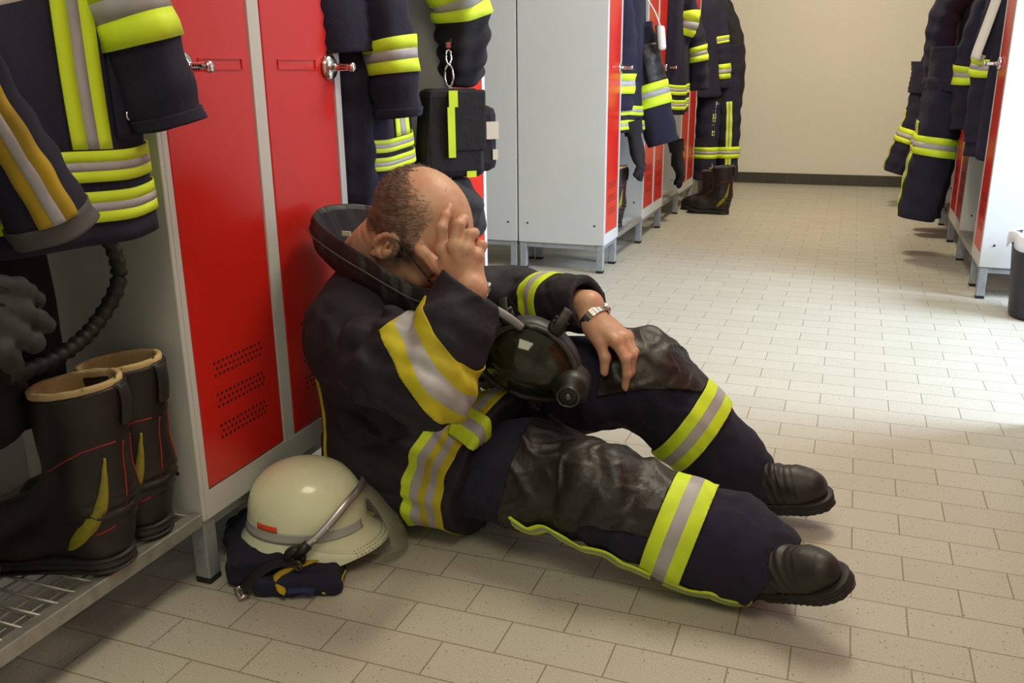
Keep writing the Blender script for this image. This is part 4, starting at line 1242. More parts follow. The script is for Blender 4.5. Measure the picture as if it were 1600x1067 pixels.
# gear in the bay behind the man
jacket('turnout_jacket', 'dark jacket hung sideways behind the man, two lime sleeve bands and olive-lit front tape', (-1.24, 2.15, .69), .12, 'jackets hanging in the near row', hw=.24, hd=.12, H=.80, seed=5, amp=.010,
       hem_tapes=((.075, .108), (.120, .152)), chest=((-.12, .16),), chest_top=.6,
       sleeves=(dict(path=[(.02, -.15, .76), (.10, -.145, .56), (.15, -.135, .38), (.165, -.132, .205)], r=[.068, .068, .063, .060], amp=.004, tapes=((.655, .79),), cuff=.06, cuff_m='navy_fabric'),
                dict(path=[(.09, .18, .72), (.185, .28, .55), (.195, .335, .41), (.175, .385, .29)], r=[.08, .08, .076, .060], amp=.009, m='black_fabric', tapes=((.32, .52),))))
def hung_trousers(name, label, loc, rot, group, L=.62, r=.085, gap=.085, seed=1, fabric='navy_fabric', vert=True, cross=((.62, .74),), lean=0.0, mats=('lime_tape', 'silver_tape'), knee=False):
    t = thing(name, label, 'trousers', loc, (0, 0, rot), group)
    for i, s in enumerate((-1, 1)):
        lf = limb_fn([(-.02, s*.05, L), (0, s*gap, L*.66), (.01+lean*.5, s*gap*1.1, L*.33), (.02+lean, s*gap*1.15, 0)], [r*1.05, r, r*.98, r*.95], .006, seed+i, 1.0)
        lg = limb('trouser_leg', t, lf, fabric, 32, 40)
        if vert: tape(lg, lf, (.05, .55) if s > 0 else (-.55, -.05), (.30, .985), 'v', 40, 4, mats=mats)
        for c in cross: tape(lg, lf, (0, 2*PI), c, 'u', 36, 4, off=.006, mats=mats, wrap=True)
        if knee:
            bm = bmesh.new(); add_surf(bm, lf, -1.3, 1.3, 16, .12, cross[0][0]-.005, 16, .005)
            solidify(obj('knee_patch', bm, 'sooty_leather', lg, smooth=True), .003, 0)
    wf = limb_fn([(-.02, 0, L-.06), (-.03, 0, L+.06), (-.03, 0, L+.16)], [.10, .105, .11], .004, seed+5, 1.7)
    limb('waistband', t, wf, fabric, 32, 14)
    return t
hung_trousers('turnout_trousers', 'plain navy trousers hanging at the left side of the bay behind the man', (-1.17, 2.025, .50), .15, 'trousers hanging in the near row', L=.60, r=.055, gap=.05, seed=4, vert=False, cross=())

# pouch with lime strip, its clip, and the breathing-hood beneath
t = thing('gear_pouch', 'black gear pouch with lime strip and cream paper label, hung beside the single red door', 'pouch', (-1.085, 2.445, .705), (0, .0, -.75), None)
bm = box(-.06, .045, -.10, .07, 0, .25, .022)
for v in bm.verts:
    k = (v.co.z-.12)/.12; v.co.y += .05*(1-k)*.25*(-1 if v.co.y < 0 else .3); v.co.x += .008*math.sin(v.co.y*40)
obj('pouch_body', bm, 'black_fabric', t, smooth=False)
obj('flap', box(.046, .056, -.045, .072, .075, .246, .006), 'black_fabric', t)
bm = bmesh.new(); add_box(bm, .058, .061, -.045, -.018, .20, .245); add_box(bm, .058, .061, -.05, -.028, .06, .20); add_box(bm, .046, .05, .01, .04, -.0, .02)
obj('lime_strip', bm, 'lime_tape', t)
bm = box(-.06, .03, .045, .125, .01, .20, .026)
p = obj('side_pocket', bm, 'black_fabric', t)
obj('paper_label', box(.031, .034, .082, .122, .105, .155), 'paper_label', p); obj('paper_label', box(.031, .033, .102, .119, .045, .075), 'paper_label', p)
bm = bmesh.new()
add_tube(bm, [(.03+.004*math.cos(q), -.03+.011*math.cos(q), .285+.03*math.sin(q)) for q in [2*PI*k/20 for k in range(20)]], .003, 8, closed=True)
add_tube(bm, [(.03, -.03+.008*math.sin(q), .335+.02*math.cos(q)) for q in [2*PI*k/14 for k in range(14)]], .0028, 8, closed=True)
add_box(bm, .025, .035, -.036, -.024, .36, .375)
obj('snap_hook', bm, 'chrome', t)
obj('hanging_strap', tube([(.03, -.03, .37), (-.02, .01, .40), (-.09, .08, .45)], .006, 8), 'black_fabric', t)
# hood
G = Grid((-1.17, 2.28, .50), (-.98, 2.56, .72), .006)
G.ell((-1.085, 2.44, .62), (.055, .085, .085), k=0); G.cone((-1.08, 2.48, .60), (-1.07, 2.52, .55), .06, .045, .03); G.cone((-1.07, 2.38, .66), (-1.04, 2.44, .62), .03, .035, .02)
G.displace(lambda P: .005*vnoise(P*55, 3))
V, F = G.mesh(); 
tag(obj('breathing_hood', (V, F), 'glove_leather', smooth=True), 'grey black hood tucked under the gear pouch beside the bald head', 'hood')

# a hanging strip of dark trousers and the black ribbed loop over the near boots
G = Grid((-1.5, .66, .36), (-1.16, 1.24, .86), .008)
G.cone((-1.33, .95, .82), (-1.32, .99, .47), .09, .075, .02); G.cone((-1.36, 1.11, .82), (-1.36, 1.12, .44), .075, .06, .03)
G.displace(lambda P: .006*vnoise(P*[40, 40, 16], 12))
V, F = G.mesh()
t = tag(obj('turnout_trousers', (V, F), 'black_fabric', smooth=True), 'black trousers hanging down into the cream-lined boots on the wire bench', 'trousers', 'trousers hanging in the near row')
hp_ = spline([(-1.24, 1.12, .80), (-1.20, 1.185, .745), (-1.185, 1.195, .66), (-1.20, 1.14, .585), (-1.21, 1.06, .55), (-1.22, .97, .545)], 14)
hr = [.0135+.0022*math.sin(i*2.2) for i in range(len(hp_))]
tag(obj('ribbed_hose', tube(hp_, hr, 14), 'black_rubber', smooth=False), 'black ribbed loop curving below the hem of the nearest jacket', 'hose')

# ---- far left row
jacket('turnout_jacket', 'dark jacket with a white radio microphone on it, first in the far left row', (-1.20, 4.93, .68), 0, 'jackets hanging in the far left row', hw=.24, hd=.12, H=.82, seed=11,
       hem_tapes=((.015, .065), (.09, .14)), chest=(),
       sleeves=(dict(path=[(0, -.15, .70), (.05, -.20, .5), (.05, -.21, .3), (.05, -.21, .12)], r=[.075, .072, .068, .06], tapes=((.66, .82),)),))
t = thing('turnout_trousers', 'dark trouser leg with leather knee and slanting lime band, jutting into the far aisle', 'trousers', (-1.08, 4.98, .56), (0, 0, 0), 'trousers hanging in the far left row')
lf = limb_fn([(-.05, .02, .68), (-.02, .02, .48), (.03, .02, .30), (.105, .02, .05)], [.075, .10, .098, .088], .005, 21, .9)
lg = limb('trouser_leg', t, lf, 'navy_fabric'); tape(lg, lf, (0, 2*PI), (.56, .74), 'u', 36, 4, off=.006, wrap=True)
bm = bmesh.new(); add_surf(bm, lf, -1.4, 1.4, 16, .2, .555, 16, .004); solidify(obj('knee_patch', bm, 'sooty_leather', lg, smooth=True), .003, 0)
t = thing('radio_microphone', 'white radio handset clipped on the first jacket of the far left row', 'radio microphone', (-.985, 4.93, 1.10), (0, -.12, 0))
obj('handset_body', box(-.015, .02, -.032, .032, 0, .125, .014), 'white_fabric', t)
obj('black_side', box(-.022, -.012, -.034, .034, -.005, .13, .006), 'black_plastic', t)
obj('cord', tube(spline([(0, 0, .12), (-.02, -.02, .2), (-.07, -.05, .3), (-.14, -.07, .42)], 6), .004, 8), 'white_fabric', t)
jacket('turnout_jacket', 'dark jacket with two stacked lime hem bands, second in the far left row', (-1.15, 6.02, .73), 0, 'jackets hanging in the far left row', hw=.24, hd=.12, H=.82, seed=14,
       hem_tapes=((.03, .09), (.12, .18)), chest=(),
       sleeves=(dict(path=[(.03, .10, .70), (.11, .16, .5), (.15, .18, .33), (.165, .19, .14)], r=[.075, .072, .068, .062], tapes=((.50, .68),)),
                dict(path=[(.04, -.04, .75), (.11, -.06, .62), (.09, -.06, .5), (.06, -.05, .45)], r=[.075, .072, .065, .06], tapes=((.35, .7),))))
jacket('turnout_jacket', 'dark jacket with a lime chest patch, hanging last beside the cream end wall', (-1.13, 7.33, .80), -.25, 'jackets hanging in the far left row', hw=.25, hd=.15, H=.78, seed=17,
       hem_tapes=(), chest=(),
       sleeves=(dict(path=[(.05, -.02, .70), (.11, -.02, .45), (.14, -.01, .26), (.15, .0, .06)], r=[.08, .075, .07, .065], tapes=((.70, .86), (.36, .44))),
                dict(path=[(.02, .20, .68), (.15, .18, .45), (.20, .14, .2), (.20, .12, -.1)], r=[.085, .08, .075, .07], m='black_fabric')))
hung_trousers('turnout_trousers', 'navy trousers with a lime cross of tapes at the end of the far left row', (-1.0, 7.33, .16), -1.1, 'trousers hanging in the far left row', L=.86, r=.088, gap=.08, seed=31, cross=((.70, .79),))
# ---- right row
jacket('turnout_jacket', 'dark jacket with a white belt strap looped over it, first in the right row', (.64, 4.98, .58), PI, 'jackets hanging in the right row', hw=.24, hd=.11, H=.88, seed=41,
       hem_tapes=(), chest=(),
       sleeves=(dict(path=[(.03, .12, .75), (.05, .10, .55), (.06, .08, .36), (.05, .06, .08)], r=[.085, .085, .08, .08], tapes=((.50, .64),)),
                dict(path=[(.05, -.15, .75), (.10, -.16, .55), (.11, -.18, .36), (.10, -.18, .12)], r=[.085, .08, .075, .075], tapes=((.55, .7),))))
_bm = bmesh.new(); _p = spline([(.575, 4.80, 1.42), (.555, 4.79, 1.30), (.525, 4.785, 1.16), (.502, 4.785, 1.06), (.505, 4.80, 1.035), (.53, 4.83, 1.06), (.58, 4.87, 1.20), (.62, 4.90, 1.35)], 8)
add_strip(_bm, _p, [(-.5, -.85, .1)]*len(_p), .045, .004)
tag(obj('belt_strap', _bm, 'white_fabric', smooth=False), 'broad white webbing strap hanging over the first jacket on the right', 'strap')
hung_trousers('turnout_trousers', 'dark trousers with a wide lime band, hanging under the first jackets on the right', (.425, 5.36, .22), PI, 'trousers hanging in the right row', L=.72, r=.10, gap=.09, seed=43, cross=((.40, .53),), lean=.04)
jacket('turnout_jacket', 'dark jacket with one broad lime sleeve band, second in the right row', (.60, 6.08, .70), PI, 'jackets hanging in the right row', hw=.24, hd=.13, H=.86, seed=47,
       hem_tapes=(), chest=(),
       sleeves=(dict(path=[(.03, .02, .78), (.10, .02, .6), (.13, .02, .4), (.14, .02, .16)], r=[.085, .085, .08, .078], tapes=((.56, .74),)),
                dict(path=[(.10, .20, .72), (.17, .22, .6), (.175, .22, .4), (.165, .22, .2)], r=[.085, .08, .08, .08])))
hung_trousers('turnout_trousers', 'navy trousers with long lime side tape, low in the middle of the right row', (.52, 6.15, .12), PI, 'trousers hanging in the right row', L=.72, r=.09, gap=.085, seed=53, cross=((.36, .5),), lean=.03)
jacket('turnout_jacket', 'dark coat hanging last in the right row, against the cream wall', (.60, 7.30, .62), PI, 'jackets hanging in the right row', hw=.24, hd=.12, H=.88, seed=59,
       hem_tapes=(), chest=(),
       sleeves=(dict(path=[(.03, .05, .80), (.08, .05, .6), (.11, .05, .4), (.12, .05, .2)], r=[.085, .085, .08, .075]),))
hung_trousers('turnout_trousers', 'trousers with crossing lime tapes swinging out farthest in the right row', (.43, 7.32, .26), PI, 'trousers hanging in the right row', L=.62, r=.075, gap=.075, seed=61, cross=((.50, .66),), lean=.10)

# ---------------------------------------------------------------- boots
mat('boot_flash', (0.30, 0.27, 0.012, 1), 0.5, vary=(30, (0.22, 0.19, 0.02, 1), .45, .7))
def build_boot():
    """x toe-ward (heel at 0), z up; returns shaft+foot mesh, lining mesh, sole mesh"""
    h = .0042
    G = Grid((-.06, -.09, .0), (.31, .09, .36), h)
    G.cone((.052, 0, .33), (.048, 0, .13), .080, .064, 0, flat=((0, 1, 0), .86)); G.cone((.048, 0, .13), (.045, 0, .055), .058, .046, .03)
    G.cone((.05, 0, .06), (.17, 0, .055), .045, .045, .03); G.cone((.17, 0, .055), (.235, 0, .05), .050, .044, .02)
    G.cone((.07, 0, .13), (.18, 0, .07), .05, .04, .04)
    def cr(P):
        d = .004*np.exp(-((P[:, 2]-.115)/.022)**2)*np.exp(-((P[:, 0])/.06)**2)*np.sin(P[:, 2]*330+P[:, 0]*60)
        return d+.0025*vnoise(P*28, 2)
    G.displace(cr, .012)
    G.cut((0, 0, .028), (0, 0, -1))
    tp = A3(.05, 0, .315); tn = A3(.12, 0, 1); G.cut(tp, tn)
    G.cone((.052, 0, .36), (.048, 0, .13), .0705, .053, 0, 'sub', flat=((0, 1, 0), .86))
    S = Grid((-.03, -.085, -.006), (.32, .085, .06), .0042)
    for z in (.006, .016, .027):
        S.cone((.045, 0, z), (.12, 0, z), .050, .047, 0 if z == .006 else .004, flat=((0, 0, 1), .2)); S.cone((.12, 0, z), (.225, 0, z), .047, .058, .004, flat=((0, 0, 1), .16))
    S.displace(lambda P: .0013*np.sin(P[:, 2]*640), .012)
    Lg = Grid((-.06, -.09, .22), (.16, .09, .36), h)
    Lg.cone((.052, 0, .34), (.048, 0, .13), .0745, .057, 0, flat=((0, 1, 0), .86))
    Lg.cone((.052, 0, .37), (.048, 0, .13), .0655, .048, 0, 'sub', flat=((0, 1, 0), .86))
    Lg.cut(tp+A3(0, 0, .010), tn); Lg.cut(tp-A3(0, 0, .075), -tn)
    return G.mesh(), Lg.mesh(), S.mesh()
B_U, B_L, B_S = build_boot()
def boot(label, loc, rz, group, lining=True, flash='boot_flash', scale=1.0, cat='boot'):
    t = thing('fire_boot', label, cat, loc, (0, 0, rz), group); t.scale = (scale,)*3
    u = obj('upper', B_U, 'boot_leather', t, smooth=True)
    obj('lining', B_L, 'cream_lining' if lining else 'grey_fabric', t, smooth=True); obj('sole', B_S, 'black_rubber', t, smooth=True)
    # pull loop over the back rim
    obj('pull_loop', tube(spline([(-.024, 0, .255), (-.028, 0, .295), (-.024, 0, .318), (-.010, 0, .320), (-.003, 0, .30)], 6), .0042, 8, rx=4.0, up=(1, 0, 0)), 'black_rubber', u)
    V = B_U[0]; N = vnormals(*B_U)
    def line(pts, r, m, n=10, name='stitching'):
        q = snap_to([A3(*p) for p in spline(pts, n)], V, N, .0005)
        obj(name, tube(q, r, 6), m, u)
    for s in (-1, 1):
        line([(-.02, s*.03, .235), (.03, s*.06, .225), (.09, s*.055, .19)], .0011, 'red_stitch')
        line([(-.026, s*.016, .23), (-.02, s*.02, .17), (-.01, s*.022, .12)], .0010, 'red_stitch')
        line([(-.0, s*.04, .088), (.03, s*.048, .083)], .0012, 'red_stitch')
        q = snap_to([A3(*p) for p in spline([(-.006, s*.05, .21), (.002, s*.052, .16), (.022, s*.05, .115), (.055, s*.05, .075), (.075, s*.05, .052)], 8)], V, N, .001)
        bm = bmesh.new(); n = len(q)
        nn = [N[np.argmin(((V-p)**2).sum(1))] for p in q]
        add_strip(bm, q, nn, [.003+.020*math.sin(PI*min(1, ((k+1)/n)**1.4)) for k in range(n)], .004)
        obj('side_flash', bm, flash, u)
    return t
def snap_to(P, V, N, off=.002):
    out = []
    for p in P:
        i = np.argmin(((V-p)**2).sum(1)); out.append(V[i]+N[i]*off)
    for _ in range(2): out = [out[0]]+[(out[i-1]+out[i]*2+out[i+1])/4 for i in range(1, len(out)-1)]+[out[-1]]
    return out
BZ = .166
boot('black cream-lined fire boot with yellow flash, nearer of the pair on the bench', (-1.135, 1.085, BZ), PI+.34, 'tall boots on the near bench', scale=1.06)
boot('black fire boot with cream lining, set against the grey locker side', (-1.150, 1.195, BZ), PI+.20, 'tall boots on the near bench', scale=1.06)
boot('black boot cut off by the left edge of the photo, nearest on the wire bench', (-1.165, .825, BZ), PI+.5, 'tall boots on the near bench', lining=False, scale=1.0)
boot('tall boot under the hanging glove in the first far left bay', (-1.155, 4.83, BZ), PI+.2, 'boots in the far left row', scale=1.02)
boot('black boot standing alone on the floor before the far left row, toe pointing left', (-.785, 6.56, 0), PI-.05, 'boots in the far left row', lining=False, scale=1.06)
boot('black boot mostly hidden behind the far left floor boot', (-.90, 6.70, 0), PI-.1, 'boots in the far left row', lining=False, scale=.92)

# ---------------------------------------------------------------- gloves
def glove(label, loc, rot, scale=1.0, group=None, m='glove_leather'):
    G = Grid((-.06, -.08, -.06), (.26, .08, .06), .004)
    G.cone((-.02, 0, 0), (.06, 0, 0), .042, .045, 0, flat=((0, 0, 1), .75)); G.cone((.06, .02, 0), (.10, -.02, 0), .036, .036, .03, flat=((0, 0, 1), .7))
    for k, (y, L, dz) in enumerate(((.038, .085, -.02), (.013, .100, -.012), (-.013, .094, -.012), (-.038, .074, -.02))):
        a = A3(.095, y*.9, 0); b = A3(.095+L*.55, y*1.15, .004); c = A3(.095+L, y*1.25, dz)
        G.cone(a, b, .0185, .0165, .012); G.cone(b, c, .0165, .0145, .006)
    G.cone((.02, .035, -.01), (.075, .072, -.015), .02, .015, .02)
    G.displace(lambda P: .0015*vnoise(P*70, 4)+.0012*np.sin(P[:, 0]*260)*(P[:, 0] > .12), .01)
    G.cut((-.045, 0, 0), (-1, 0, 0))
    o = thing('work_glove', label, 'glove', loc, rot, group); o.scale = (scale,)*3
    obj('glove_body', G.mesh(), m, o, smooth=True)
    obj('cuff', tube([(-.075, 0, 0), (-.03, 0, 0), (-.01, 0, 0)], [.050, .044, .043], 20, caps=False, rx=1.0), 'black_fabric', o)
    bm = bmesh.new()   # sewn seams over the knuckles
    for y in (.03, .01, -.01, -.03): add_tube(bm, [(.075, y, .030), (.10, y*1.02, .0265), (.12, y*1.1, .0215)], .0012, 6)
    obj('seam', bm, 'black_fabric', o)
    return o
_gx = A3(.22, .82, -.52); _gx /= np.linalg.norm(_gx); _gz = A3(.55, -.55, .5); _gz -= (_gz @ _gx)*_gx; _gz /= np.linalg.norm(_gz); _gy = np.cross(_gz, _gx)
_ge = tuple(Matrix((_gx, _gy, _gz)).transposed().to_euler())
glove('worn grey leather glove at the left edge, fingers hanging over the boots', (-1.03, .70, .77), _ge, .98, 'gloves hung in the bays')
glove('dark glove hanging above the tall boot in the first far left bay', (-1.09, 4.80, .66), (.2, 1.35, .3), 1.15, 'gloves hung in the bays', 'black_fabric')
glove('dark glove dangling in the second far left bay', (-1.10, 6.15, .46), (.1, 1.4, .5), 1.15, 'gloves hung in the bays', 'black_fabric')

# dark helmet peeping in at the top left corner
t = thing('helmet', 'dark glossy helmet with pale rim at the top left corner, mostly out of view', 'helmet', (-.965, .765, 1.085), (.25, .0, .4))
mat('dark_shell', (0.012, 0.013, 0.035, 1), 0.15, coat=.6)
obj('shell', lathe([(.118, .012), (.120, .03), (.115, .07), (.098, .115), (.065, .148), (.03, .162), (0, .165)], 40), 'dark_shell', t)
obj('rim_trim', tube([(.117*math.cos(q), .117*math.sin(q), .008) for q in [2*PI*k/48 for k in range(48)]], .006, 8, closed=True), 'white_fabric', t)
bm = bmesh.new()
for k in range(3): add_box(bm, .112, .120, .02+k*.02, .034+k*.02, .05+.004*k, .075+.002*k)
obj('red_sticker', bm, 'red_stitch', t)

# ---------------------------------------------------------------- the white helmet on the floor
def helmet():
    t = thing('helmet', 'cream white fire helmet with grey band, orange sticker and clear visor, standing on the floor', 'helmet', (-1.026, 1.468, .046), (0, .03, .40))
    t.scale = (.95, .95, .95)
    n = 72
    def prof(q):
        c, s = math.cos(q), math.sin(q)           # x front, y left
        back = max(0, -c); front = max(0, c); side = abs(s)
        a, b = .132, .112
        fl = .022+.034*back**1.5+.030*front**2     # brim spread
        dr = .060+.026*back-.006*front+.016*side**4             # how far it drops
        lip = .012*front
        out = []
        for k in range(13):
            e = PI/2*(1-k/12); out.append((a*c*math.cos(e)**.86, b*s*math.cos(e)**.86, .062+.118*math.sin(e)**.92))
        out += [(1.004*a*c, 1.004*b*s, .045), ((a+fl*.18)*c, (b+fl*.18)*s, .045-dr*.32), ((a+fl*.55)*c, (b+fl*.55)*s, .045-dr*.68), ((a+fl*.95)*c, (b+fl*.9)*s, .045-dr+lip), ((a+fl)*c, (b+fl*.93)*s, .042-dr+lip)]
        return out
    bm = bmesh.new(); rows = []
    for j in range(n): rows.append([bm.verts.new(p) for p in prof(2*PI*j/n)[1:]])
    top = bm.verts.new((0, 0, .180))
    for j in range(n):
        a, b = rows[j], rows[(j+1) % n]
        bm.faces.new((top, a[0], b[0])).smooth = True
        for k in range(len(a)-1): bm.faces.new((a[k], a[k+1], b[k+1], b[k])).smooth = True
    o = obj('shell', bm, 'helmet_shell', t); solidify(o, .004)
    def on(q, v):     # point on the shell below the dome: v from 0 (band top) to 1
        p = prof(q); P = [A3(*x) for x in p[11:]]; f = v*(len(P)-1); i = min(int(f), len(P)-2)
        return P[i]*(1-(f-i))+P[i+1]*(f-i)
    def strip(q0, q1, v0, v1, off, m, name, nq=40):
        bm = bmesh.new(); rows = []
        for k in range(nq+1):
            q = q0+(q1-q0)*k/nq; rr = []
            for e in range(5):
                p = on(q, v0+(v1-v0)*e/4); d = A3(math.cos(q), math.sin(q), .2); rr.append(bm.verts.new(tuple(p+d*off)))
            rows.append(rr)
        for a, b in zip(rows[:-1], rows[1:]):
            for e in range(4): bm.faces.new((a[e], a[e+1], b[e+1], b[e])).smooth = True
        return solidify(obj(name, bm, m, t), .0012)
    strip(.35, 2*PI-.35, .22, .42, .0012, 'helmet_stripe', 'grey_band', 90)
    strip(-2.35, -1.93, .10, .22, .0026, 'orange_sticker', 'orange_sticker', 20)
    # dotted front brim
    bm = bmesh.new()
    for k in range(26):
        for e in range(4):
            q = -.75+k*.058; p = on(q, .70+.07*e); add_lathe(bm, [(0, 0), (.0017, 0), (.0017, .0012), (0, .0012)], 6, axis='z', c=(p[0]+.0006, p[1], p[2]+.0022))
    obj('grip_dots', bm, 'aluminium', t)
    # visor hinge, metal frame and clear visor
    for s in (-1, 1):
        c = A3(-.006, s*.133, .016)
        bm = bmesh.new(); add_lathe(bm, [(0, -.008), (.021, -.008), (.024, -.003), (.024, .006), (.019, .010), (.007, .0105), (.0065, .012), (0, .012)], 24, axis='y', c=tuple(c))
        if s < 0:
            for v in bm.verts: v.co.y = 2*c[1]-v.co.y
        add_tube(bm, [c+A3(0, s*.002, 0), c+A3(.030, s*.001, .030)], [.014, .011], 10); add_tube(bm, [c, c+A3(-.006, s*.002, -.036)], [.013, .010], 10)
        h = obj('visor_hinge', bm, 'black_plastic', t)
        obj('screw', lathe([(0, 0), (.004, 0), (.004, .002), (0, .002)], 12, axis='y', c=(c[0], c[1]+s*.0125, c[2])), 'chrome', h)
    arc = [A3(-.012+.030, s_*.128, .030) for s_ in (-1,)]
    A = spline([(.022, -.134, .044), (.055, -.118, .070), (.098, -.080, .112), (.124, -.03, .130), (.126, .03, .130), (.098, .080, .112), (.055, .118, .070), (.022, .134, .044)], 8)
    bm = bmesh.new(); add_strip(bm, A, [p-A3(0, 0, .02) for p in A], .017, .004); fr = obj('visor_frame', bm, 'aluminium', t, smooth=True)
    bm = bmesh.new()
    for k in (4, 9, len(A)-5, len(A)-10):
        d = A[k]-A3(0, 0, .03); d /= np.linalg.norm(d); p = A[k]+d*.002
        add_tube(bm, [p, p+d*.004], .0035, 10)
    obj('rivet', bm, 'chrome', fr)
    bm = bmesh.new(); rows = []
    for k, p in enumerate(A):
        f = k/(len(A)-1); q = -1.72+3.44*f
        low = A3(.02+.205*math.cos(q*.80)**.8 if abs(q*.8) < PI/2 else .02, .165*math.sin(q*.80), -.030+.02*abs(math.sin(q)))
        w = abs(2*f-1)**2.5; low = low*(1-w)+(p+A3(.0, 0, -.012))*w
        rr = []
        for e in range(8):
            u = e/7; m = p*(1-u)+low*u; b = A3(math.cos(q*.8), math.sin(q*.8), 0)*.022*(1-w)*math.sin(PI*u)
            rr.append(bm.verts.new(tuple(m+b)))
        rows.append(rr)
    for a, b in zip(rows[:-1], rows[1:]):
        for e in range(7): bm.faces.new((a[e], a[e+1], b[e+1], b[e])).smooth = True
    solidify(obj('visor', bm, 'clear_visor', t), .0018)
    # liner inside
    obj('liner', lathe([(.100, .012), (.098, .06), (.075, .12), (.0, .15)], 32), 'black_fabric', t)
    return t
helmet()

# dark neck cloth and belt under the helmet
G = Grid((-1.25, 1.24, -.005), (-.85, 1.62, .10), .0045)
G.box((-1.10, 1.42, .030), (.085, .115, .028), np.array([[.8, .6, 0], [-.6, .8, 0], [0, 0, 1.]]), .018, 0); G.box((-.985, 1.37, .020), (.085, .075, .020), np.array([[.9, .43, 0], [-.43, .9, 0], [0, 0, 1.]]), .014, .015)
G.cone((-1.17, 1.46, .045), (-1.05, 1.50, .05), .035, .04, .02)
G.displace(lambda P: .006*vnoise(P*42, 21)+.003*vnoise(P*90, 22), .02); G.cut((0, 0, .002), (0, 0, -1))
t = thing('neck_cloth', 'crumpled dark cloth with yellow trim under the cream helmet', 'cloth', (-1.05, 1.40, 0))
CV, CF = G.mesh(); CV = relax(CV, CF, 1)
o = obj('cloth_body', (CV-A3(-1.05, 1.40, 0), CF), 'navy_fabric', t, smooth=True)
CN = vnormals(CV, CF)
yl = snap_to([A3(*p) for p in spline([(-.935, 1.42, .06), (-.96, 1.37, .05), (-.985, 1.335, .05), (-.99, 1.312, .03), (-.975, 1.302, .015)], 8)], CV, CN, .002)
obj('yellow_trim', tube([p-A3(-1.05, 1.40, 0) for p in yl], .0035, 8, rx=3.2), 'amber_tape', t, smooth=True)
bl = snap_to([A3(*p) for p in spline([(-.965, 1.300, .018), (-.94, 1.302, .018), (-.918, 1.315, .018)], 6)], CV, CN, .002)
obj('blue_tab', tube([p-A3(-1.05, 1.40, 0) for p in bl], .006, 8, rx=1.8), 'blue_fabric', t, smooth=True)
gr = snap_to([A3(*p) for p in spline([(-.905, 1.325, .012), (-.875, 1.375, .02), (-.86, 1.42, .02)], 6)], CV, CN, .002)
obj('pale_edge', tube([p-A3(-1.05, 1.40, 0) for p in gr], .0018, 6), 'grubby_tape', t)
# webbing strap with its metal end
t = thing('chin_strap', 'black webbing strap with metal buckle lying before the dark cloth', 'strap', (-1.05, 1.275, 0))
obj('webbing', tube(spline([(.07, .075, .050), (.035, .045, .052), (.01, .015, .035), (-.005, -.005, .016)], 8), .0032, 8, rx=5.2), 'black_fabric', t, smooth=True)
bm = bmesh.new(); add_tube(bm, [(-.026, -.003, .012), (.004, -.024, .010), (.012, -.012, .012), (-.018, .009, .014)], .0028, 8, closed=True); add_tube(bm, [(-.022, .003, .013), (.008, -.018, .011)], .002, 8)
obj('buckle', bm, 'chrome', t)
bm = bmesh.new(); add_tube(bm, [(.095+.008*math.cos(q), .045, .062+.010*math.sin(q)) for q in [2*PI*k/14 for k in range(14)]], .0025, 8, closed=True); add_tube(bm, [(.085+.007*math.cos(q), .052, .058+.008*math.sin(q)) for q in [2*PI*k/14 for k in range(14)]], .0022, 8, closed=True)
obj('ring', bm, 'dark_metal', t)

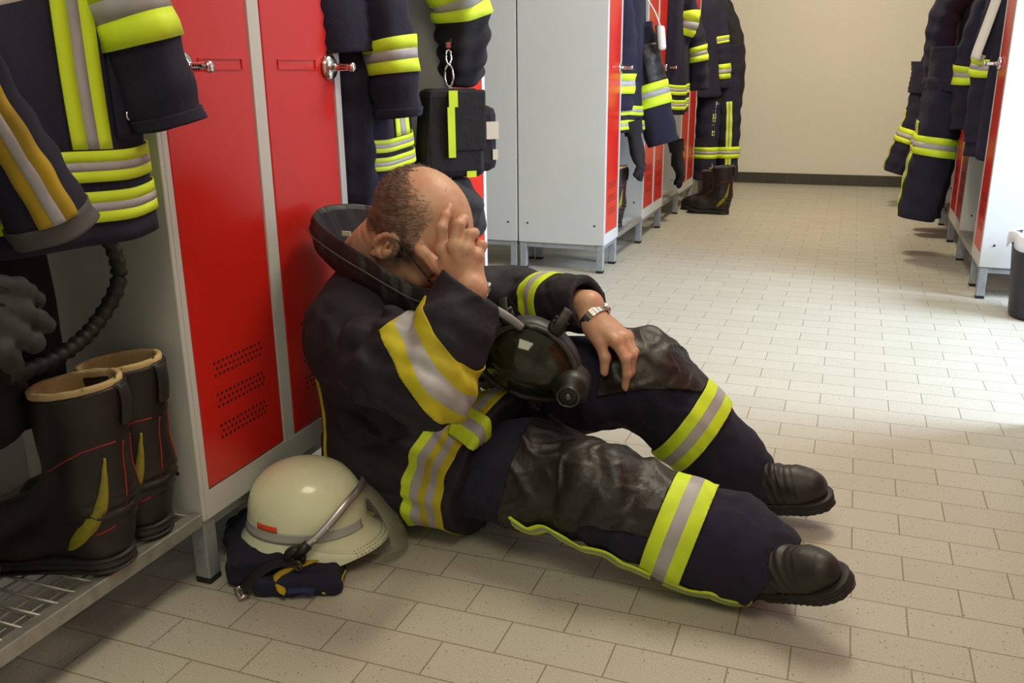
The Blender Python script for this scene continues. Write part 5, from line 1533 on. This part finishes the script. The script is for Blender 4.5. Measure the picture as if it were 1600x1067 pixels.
# ---------------------------------------------------------------- breathing mask on the lap
def mask():
    f = A3(.12, -.88, -.12); f /= np.linalg.norm(f)         # facing
    u = A3(-.90, -.1, .30); u -= (u @ f)*f; u /= np.linalg.norm(u)
    l = np.cross(u, f); O = A3(-.590, 1.665, .405)
    t = thing('breathing_mask', 'black full-face breathing mask with clear pane resting on the lap by the dangling hand', 'breathing mask', tuple(O))
    Rm = np.stack([f, l, u]); M = lambda p: A3(*p) @ Rm
    def put(name, bm, m, par, smooth=True):
        for v in bm.verts: v.co = Vector(M(v.co))
        return obj(name, bm, m, par, smooth=smooth)
    n = 48
    def rimp(q, k=1.0):
        y = .083*math.sin(q)*k; z = .092*math.cos(q)*k+(.010 if math.cos(q) > 0 else -.012*abs(math.cos(q)))
        x = -.028*(math.sin(q)**2)-.006
        return A3(x, y*(1-.12*max(0, -math.cos(q))), z)
    # rubber skirt
    bm = bmesh.new(); rows = []
    for j in range(n):
        q = 2*PI*j/n; p = rimp(q)
        rows.append([bm.verts.new(tuple(x)) for x in (rimp(q, .99)+A3(.004, 0, 0), rimp(q, 1.05)+A3(.002, 0, 0), rimp(q, 1.10)+A3(-.012, 0, 0), rimp(q, 1.09)+A3(-.035, 0, 0), rimp(q, .98)+A3(-.055, 0, 0), rimp(q, .80)+A3(-.052, 0, 0), rimp(q, .70)+A3(-.035, 0, 0))])
    for j in range(n):
        a, b = rows[j], rows[(j+1) % n]
        for k in range(len(a)-1): bm.faces.new((a[k], b[k], b[k+1], a[k+1])).smooth = True
    cv = bm.verts.new((-.062, 0, 0))  # added backing closes the open back so the inside looks dark
    for j in range(n): bm.faces.new((cv, rows[j][5], rows[(j+1) % n][5])).smooth = True
    put('face_seal', bm, 'black_plastic', t)
    bm = bmesh.new(); add_tube(bm, [rimp(2*PI*j/n, 1.0)+A3(.006, 0, 0) for j in range(n)], .0065, 10, closed=True)
    put('pane_frame', bm, 'shoe_leather', t)
    # curved pane
    bm = bmesh.new(); rows = []
    for k in range(1, 9):
        w = k/8; rows.append([bm.verts.new(tuple(rimp(2*PI*j/n, w)*A3(0, 1, 1)+A3(.030*(1-w**2)+rimp(2*PI*j/n)[0]*w*w+.004, 0, 0))) for j in range(n)])
    c = bm.verts.new((.036, 0, 0))
    for j in range(n):
        bm.faces.new((c, rows[0][j], rows[0][(j+1) % n])).smooth = True
        for k in range(7): bm.faces.new((rows[k][j], rows[k+1][j], rows[k+1][(j+1) % n], rows[k][(j+1) % n])).smooth = True
    put('pane', bm, 'mask_glass', t)
    # inner nose cup seen through the pane
    bm = bmesh.new(); add_lathe(bm, [(.045, -.045), (.042, -.015), (.030, .003), (.014, .010), (0, .011)], 24, axis='x', c=(0, 0, -.045))
    put('nose_cup', bm, 'black_plastic', t)
    # breathing connection below the pane: round valve body with cap
    bm = bmesh.new(); add_lathe(bm, [(0, -.03), (.036, -.03), (.038, .02), (.034, .034), (.026, .038), (.024, .050), (.020, .054), (0, .054)], 32, axis='x', c=(0, .0, -.098))
    vb = put('valve_body', bm, 'black_plastic', t)
    bm = bmesh.new(); add_tube(bm, [A3(.055, .022*math.cos(q), -.098+.022*math.sin(q)) for q in [2*PI*k/24 for k in range(24)]], .0028, 8, closed=True); add_lathe(bm, [(0, 0), (.010, 0), (.009, .006), (0, .006)], 16, axis='x', c=(.054, 0, -.098))
    put('valve_ring', bm, 'dark_metal', vb)
    for s, zz in ((1, .0), (-1, .0), (1, .06), (-1, .06)):   # strap buckles with roller and strap ends
        q = math.atan2(s*.083, zz) if zz else s*PI/2*1.15
        p = rimp(q, 1.10)+A3(-.005, 0, 0)
        o = p*A3(0, 1, 1); o /= np.linalg.norm(o); tg = np.cross(A3(1, 0, 0), o)
        bm = bmesh.new()
        add_tube(bm, [p-tg*.014, p+tg*.014], .0105, 12); add_tube(bm, [p-tg*.013+A3(-.004, 0, 0), p-tg*.011+o*.022+A3(-.010, 0, 0)], .005, 8); add_tube(bm, [p+tg*.013+A3(-.004, 0, 0), p+tg*.011+o*.022+A3(-.010, 0, 0)], .005, 8)
        add_tube(bm, [p+o*.022-tg*.016+A3(-.010, 0, 0), p+o*.022+tg*.016+A3(-.010, 0, 0)], .0055, 10)
        b = put('strap_buckle', bm, 'black_plastic', t)
        bm = bmesh.new(); add_tube(bm, spline([p+o*.004+A3(.008, 0, 0), p+o*.02+A3(.004, 0, 0), p+o*.034+A3(-.012, 0, 0), p+o*.040+A3(-.035, 0, 0), p*.7+A3(-.070, 0, 0)], 6), .0018, 8, rx=6.0, up=tuple(o))
        put('head_strap', bm, 'black_rubber', t)
    # grey strap end poking out by the cuff
    bm = bmesh.new(); add_tube(bm, spline([A3(-.665, 1.60, .555)-O, A3(-.640, 1.617, .540)-O, A3(-.618, 1.640, .518)-O, A3(-.605, 1.665, .495)-O], 6), .0085, 12)
    obj('carry_strap', bm, 'leg_steel', t, smooth=True)
    return t
mask()
